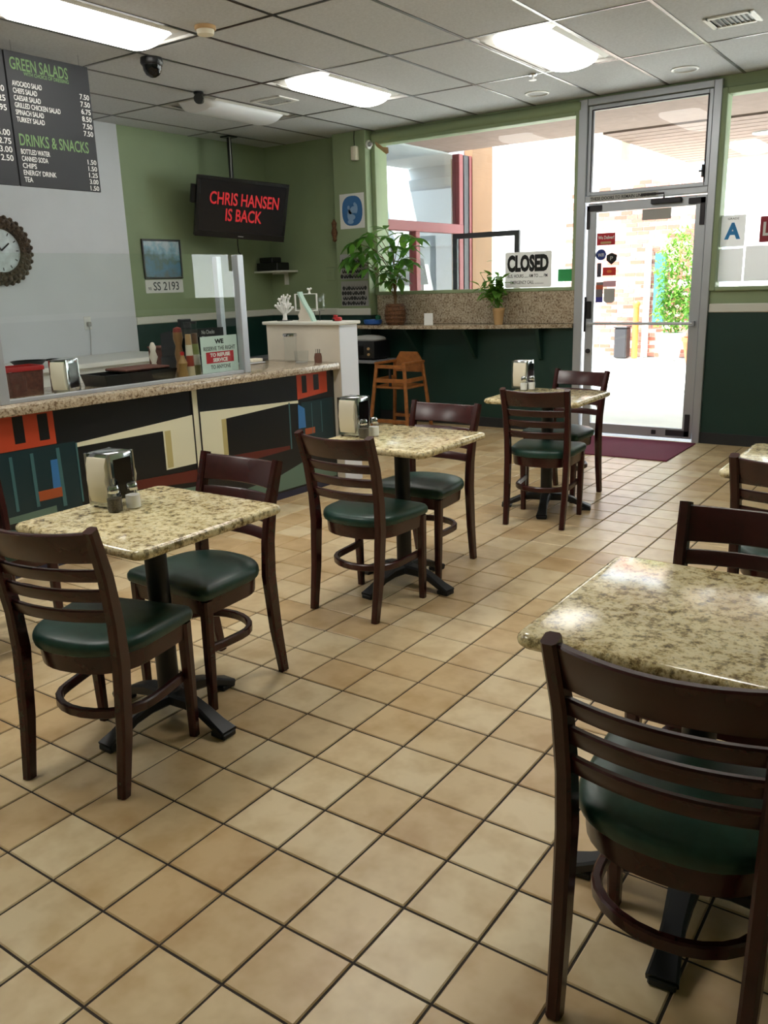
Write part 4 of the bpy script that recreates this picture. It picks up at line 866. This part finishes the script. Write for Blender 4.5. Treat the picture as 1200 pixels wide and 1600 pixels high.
# ------------------------------------------------------------------ chairs
PZ = [(0, -.205), (.2, -.172), (.42, -.152), (.55, -.158), (.70, -.182), (.85, -.228)]
def py(z):
    for (a, b), (c, d) in zip(PZ, PZ[1:]):
        if z <= c: return b + (d - b) * (z - a) / (c - a)
    return PZ[-1][1]
def arc_rail(z0, z1, th, half, sag, n=10, top_dip=0):
    b = MB(); rings = []
    for k in range(n + 1):
        x = -half + 2 * half * k / n; q = 1 - (x / half) ** 2; c = .004
        y0, y1 = py(z0) - sag * q, py(z1) - sag * q; za, zb = z0, z1 - top_dip * q
        rings.append([(x, y0 + th / 2 - c, za), (x, y0 + th / 2, za + c), (x, y1 + th / 2, zb - c), (x, y1 + th / 2 - c, zb), (x, y1 - th / 2 + c, zb), (x, y1 - th / 2, zb - c), (x, y0 - th / 2, za + c), (x, y0 - th / 2 + c, za)])
    return b.loft(rings)
def seat_outline(s_=1, n=18):
    pts = []
    for k in range(n + 1):
        a = PI + PI * k / n; e = lambda v, p: math.copysign(abs(v) ** p, v)
        pts.append((.207 * e(math.cos(a), .85), -.0 + .178 * e(math.sin(a), .85)))
    pts += [(.217, .12), (.219, .175)]
    for k in range(4): a = k / 3 * PI / 2; pts.append((.219 - .025 + .025 * math.cos(a), .18 + .025 * math.sin(a)))
    pts += [(.10, .207), (0, .208), (-.10, .207)]
    for k in range(4): a = PI / 2 + k / 3 * PI / 2; pts.append((-.219 + .025 + .025 * math.cos(a), .18 + .025 * math.sin(a)))
    pts += [(-.219, .175), (-.217, .12)]
    return [(x * s_, (y - .015) * s_ + .015) for x, y in pts]
def make_chair(label):
    t = thing('dining_chair', label, 'chair', group='mahogany ladder-back chairs')
    for s_ in (-1, 1):
        xx = [.178, .182, .184, .186, .190, .196]
        obj('rear_leg', MB().bar([(s_ * x, y, z) for x, (z, y) in zip(xx, PZ)], (1, 0, 0), [.031, .033, .035, .034, .033, .032], [.038, .049, .056, .052, .046, .038]), M['wood'], t)
        obj('front_leg', MB().bar([(s_ * .186, .178, 0), (s_ * .188, .176, .2), (s_ * .19, .172, .42)], (1, 0, 0), [.030, .036, .041], [.030, .036, .041]), M['wood'], t)
    obj('top_rail', arc_rail(.745, .842, .022, .180, .034, top_dip=.006), M['wood'], t)
    for z in (.682, .617, .550): obj('back_slat', arc_rail(z, z + .040, .018, .178, .032), M['wood'], t)
    b = MB(); b.loft([[(x, y, z) for x, y in seat_outline(s_)] for s_, z in ((.90, .366), (.905, .37), (.925, .425))]); obj('seat_frame', b, M['wood'], t)
    b = MB(); b.loft([[(x, y, z + (.004 * (1 - abs(x) / .22) if s_ < .9 else 0)) for x, y in seat_outline(s_)] for s_, z in ((.95, .425), (.985, .43), (1.0, .442), (.995, .456), (.965, .467), (.90, .474), (.7, .479), (.4, .481), (.12, .481))]); obj('seat', b, M['vinyl'], t)
    path = [(.172, .165, .225), (.170, .08, .222), (.166, .0, .22)] + [(.166 * math.cos(PI * k / 12), -.135 * math.sin(PI * k / 12), .22) for k in range(1, 12)] + [(-.166, .0, .22), (-.170, .08, .222), (-.172, .165, .225)]
    obj('hoop_stretcher', MB().bar(path, (0, 0, 1), .032, .022), M['wood'], t)
    return t
PD = math.radians
K = make_chair('chair on the near side of the front left table, its back to us')
K.location = (-2.186, 1.508, 0); K.rotation_euler = (0, 0, PD(15.2))
def chair(x, y, deg, label): return dup(K, (x, y, 0), PD(deg), label)
chair(-2.312, 2.075, 178.7, 'chair on the far side of the front left table, seat towards us')
chair(-2.265, 3.057, -.4, 'chair on the near side of the middle table, its back to us')
chair(-2.335, 3.675, 180, 'chair on the far side of the middle table, seat towards us')
chair(-2.16, 4.795, 8, 'chair on the near side of the table nearest the door')
chair(-2.315, 5.455, 172, 'chair on the far side of the table nearest the door, before the mat')
chair(-.379, 1.545, .7, 'large chair closest to the camera at the lower right')
chair(-.44, 2.165, 180, 'chair on the far side of the lower right table, top rail showing')
chair(-.478, 3.345, 0, 'chair at the right edge before the table under the right window')
chair(-3.345, 1.80, -90, 'chair cut off by the left edge of the frame near the mural')

# ------------------------------------------------------------------ outside
struct('sidewalk', MB().box((-30, YW + .12, -.15), (30, 60, -.01)), M['concrete'], smooth=False)
so_ = sroot('trim_1')
obj('soffit', MB().box((-5.75, YW + .2, 3.02), (8, 9.7, 3.25)), M['stucco'], so_, smooth=False)
for k in range(14):
    y0 = 9.72 + k * .24; obj('soffit_plank', MB().box((-3.75, y0, 3.0), (6, y0 + .215, 3.03)), M['stucco'], so_, smooth=False)
obj('soffit_deck', MB().box((-3.75, 9.7, 3.03), (6, 13.1, 3.2)), M['white'], so_, smooth=False)
obj('cream_beam', MB().box((-5.1, 10.4, 2.75), (-3.78, 10.7, 3.25)), M['cream'], so_, smooth=False)
t = thing('soffit_lamp', 'round lit lamp in the soffit outside the right window', 'light', (-2.3, 10.9, 2.998)); obj('trim_ring', MB().ring([(.14, 0), (.14, -.015), (.11, -.018)], n=20), M['white'], t); obj('lens', MB().lathe([(.11, -.004), (.08, -.012), (0, -.014)], n=20), M['lens'], t)
# neighbouring shopfront wing
wg = thing('neighbour_shopfront', 'neighbouring shopfront with red window frames seen through the left window', 'shopfront')
X0 = -5.62
obj('tan_pillar', MB().box((X0 - .3, 10.08, 0), (X0 + .02, 10.62, 3.35)), M['tanwall'], wg, smooth=False)
obj('dark_post', MB().box((X0 - .1, 9.90, 0), (X0, 10.02, 3.0)), M['alu_dark'], wg, smooth=False); obj('red_jamb', MB().box((X0 - .1, 10.02, 0), (X0 + .01, 10.08, 3.0)), M['redframe'], wg, smooth=False)
for y0, y1, z0, z1 in ((9.74, 9.84, 0, 3.0), (8.72, 8.81, 0, 2.06), (8.0, 8.08, 0, 3.0)): obj('red_mullion', MB().box((X0 - .08, y0, z0), (X0 + .02, y1, z1), .006), M['redframe'], wg, smooth=False)
obj('red_transom', MB().box((X0 - .08, 8.0, 2.06), (X0 + .025, 9.84, 2.17), .006), M['redframe'], wg, smooth=False)
obj('upper_pane', MB().box((X0 - .04, 8.08, 2.17), (X0 - .034, 9.74, 3.0)), M['glass'], wg, smooth=False); obj('lower_pane', MB().box((X0 - .04, 8.81, .1), (X0 - .034, 9.74, 2.06)), M['glass'], wg, smooth=False); obj('door_pane', MB().box((X0 - .04, 8.08, .1), (X0 - .034, 8.72, 2.06)), M['glass'], wg, smooth=False)
rm = MB().box((-10.5, 8.0, -.01), (X0 - .1, 10.6, .0)).box((-10.6, 8, 0), (-10.5, 10.6, 3.0)).box((-10.5, 10.5, 0), (X0 - .3, 10.6, 3.0)).box((-10.5, 7.99, 0), (X0 - .1, 8.0, 3.0)); rm.box((-10.6, 7.99, 3.0), (-7.3, 10.6, 3.08)).box((-6.85, 7.99, 3.0), (X0 - .1, 10.6, 3.08)); obj('interior_wall', rm, M['paleroom'], wg, smooth=False)  # unseen roof, left open along a strip to let sky light in
obj('interior_board', MB().box((-8.2, 10.44, 1.95), (-6.0, 10.495, 2.85), .01), M['paleroom'], wg, smooth=False)
t = thing('patio_umbrella', 'folded dark umbrella top with a red band beyond the shopfront glass', 'umbrella', (-6.40, 9.85, 0)); obj('pole', MB().tube([(0, 0, 0), (0, 0, 1.6)], .02, 8), M['alu_dark'], t); obj('canopy', MB().lathe([(.22, 1.45), (.19, 1.62), (.16, 1.78), (.04, 1.82), (0, 1.83)], n=8), M['black'], t); obj('red_band', MB().lathe([(.16, 1.30), (.16, 1.45)], n=12), M['redframe'], t)
t = thing('white_bin', 'white box standing in the neighbouring doorway', 'box', (-6.3, 9.15, 0)); obj('box', MB().box((-.2, -.2, 0), (.2, .2, 1.45), .02), M['white'], t)
og = thing('open_metal_door', 'dark framed glass door standing open outside the left window', 'door', (-5.52, 9.45, 0))
b = MB().box((0, -.02, 0), (.06, .02, 2.04)).box((.84, -.02, 0), (.90, .02, 2.04)).box((.06, -.02, 1.98), (.84, .02, 2.04)).box((.06, -.02, 0), (.84, .02, .12)); obj('frame', b, M['alu_dark'], og, smooth=False); obj('pane', MB().box((.06, -.004, .12), (.84, .004, 1.98)), M['glass'], og, smooth=False)
# far plaster wall and brick wall
tag(obj('plaster_building', MB().box((-26, 17.2, 0), (-6.85, 18.2, 6)).box((-4.05, 17.2, 0), (20, 18.2, 6)).box((-26, 17.1, 5.9), (20, 18.3, 6.1)), M['plaster'], None, smooth=False), 'sunlit white plaster building across the forecourt', 'building')
bw = thing('brick_wall', 'sunlit red brick wall beyond the glass door', 'wall', (0, 0, 0))
obj('mortar', MB().box((-6.85, 16.012, 0), (-4.05, 16.3, 3.2)), M['mortar'], bw, smooth=False)
BL, BH, J = .205, .062, .011
br_me = MB().box((0, 0, 0), (BL, .06, BH), .003).mesh('brick', False); br_me.materials.append(M['brick'])
rest = MB(); lst = []
for r in range(43):
    for c in range(14):
        x = -6.85 + c * (BL + J) - (0 if r % 2 else (BL + J) / 2); z = .008 + r * (BH + J)
        if x < -6.86 or x + BL > -4.04: continue
        p = seen((x + BL / 2, 16, z)); vis = p and 925 < p[0] < 1092 and (320 < p[1] < 560); lst.append((0 if vis else 1, r * 14 + c, x, z))
# spread the 300 single bricks over the part seen through the door
lst.sort()
for k, (a, _, x, z) in enumerate(lst):
    if k < 300:
        o = bpy.data.objects.new('brick', br_me); COL.objects.link(o); o.parent = bw; o.location = (x, 16 + rd.uniform(-.004, .004), z)
    else: rest.box((x, 16, z), (x + BL, 16.06, z + BH))
o = obj('bricks_beyond', rest, M['brick_far'], bw, smooth=False); o['kind'] = 'stuff'
def foliage(root, c, r3, n, me_m, seed):
    r = random.Random(seed); b = MB()
    for k in range(n):
        while True:
            p = Vector((r.uniform(-1, 1), r.uniform(-1, 1), r.uniform(-1, 1)))
            if p.length < 1: break
        p = Vector((c[0] + p.x * r3[0], c[1] + p.y * r3[1], c[2] + p.z * r3[2])); d = Vector((r.uniform(-1, 1), r.uniform(-1, 1), r.uniform(-1, .6))).normalized(); s_ = d.cross(Vector((0, 0, 1))).normalized() * .022; l = d * r.uniform(.08, .14)
        b.add([p - s_ * .2, p + l * .4 - s_, p + l, p + l * .4 + s_], [(0, 1, 2, 3)])
    o = obj('foliage', b, me_m, root, smooth=False); o['kind'] = 'stuff'
t = thing('tall_potted_shrub', 'tall leafy shrub with a cane in a white pot outside the door', 'plant', (-4.60, 15.5, 0))
obj('pot', MB().lathe([(.16, 0), (.24, .42), (.26, .44), (.26, .48), (.22, .48), (.22, .44), (0, .44)], n=20), M['white'], t); obj('cane', MB().tube([(0, 0, .44), (.05, 0, 1.2), (.12, 0, 2.05)], .018, 8), M['tan'], t)
foliage(t, (.08, 0, 1.45), (.42, .3, .85), 1300, M['leaf2'], 4); foliage(t, (.0, 0, .85), (.30, .25, .45), 500, M['leaf2'], 6)
t = thing('terracotta_planter', 'terracotta pot with a dark green bush outside the door', 'plant', (-3.92, 14.7, 0))
obj('pot', MB().lathe([(.15, 0), (.22, .38), (.25, .40), (.25, .46), (.21, .46), (.21, .42), (0, .42)], n=20), M['terracotta'], t); foliage(t, (.05, 0, 1.0), (.26, .25, .6), 700, M['leaf'], 8)
tag(obj('orange_post', MB().tube([(0, 0, 0), (0, 0, .95)], .055, 12).ball((0, 0, .97), .07, 10), M['orange'], None, (-5.30, 15.7, 0)), 'orange post before the brick wall outside', 'post')
t = thing('dark_crate', 'dark box at the foot of the brick wall outside', 'box', (-5.55, 15.72, 0)); obj('box', MB().box((-.12, -.12, 0), (.12, .12, .55), .02), M['alu_dark'], t); obj('lid', MB().box((-.13, -.13, .55), (.13, .13, .58), .01), M['alu_dark'], t)
tag(obj('teal_panel', MB().box((-.10, -.03, 0), (.10, .03, 1.25), .01), M['teal'], None, (-4.98, 15.96, .62), smooth=False), 'teal panel fixed on the brick wall behind the shrub', 'panel')
tag(obj('white_downpipe', MB().tube([(0, 0, 0), (0, 0, 1.95), (0, .05, 2.0)], .06, 12), M['white'], None, (-5.19, 15.91, 0)), 'white downpipe on the brick wall left of the teal panel', 'pipe')
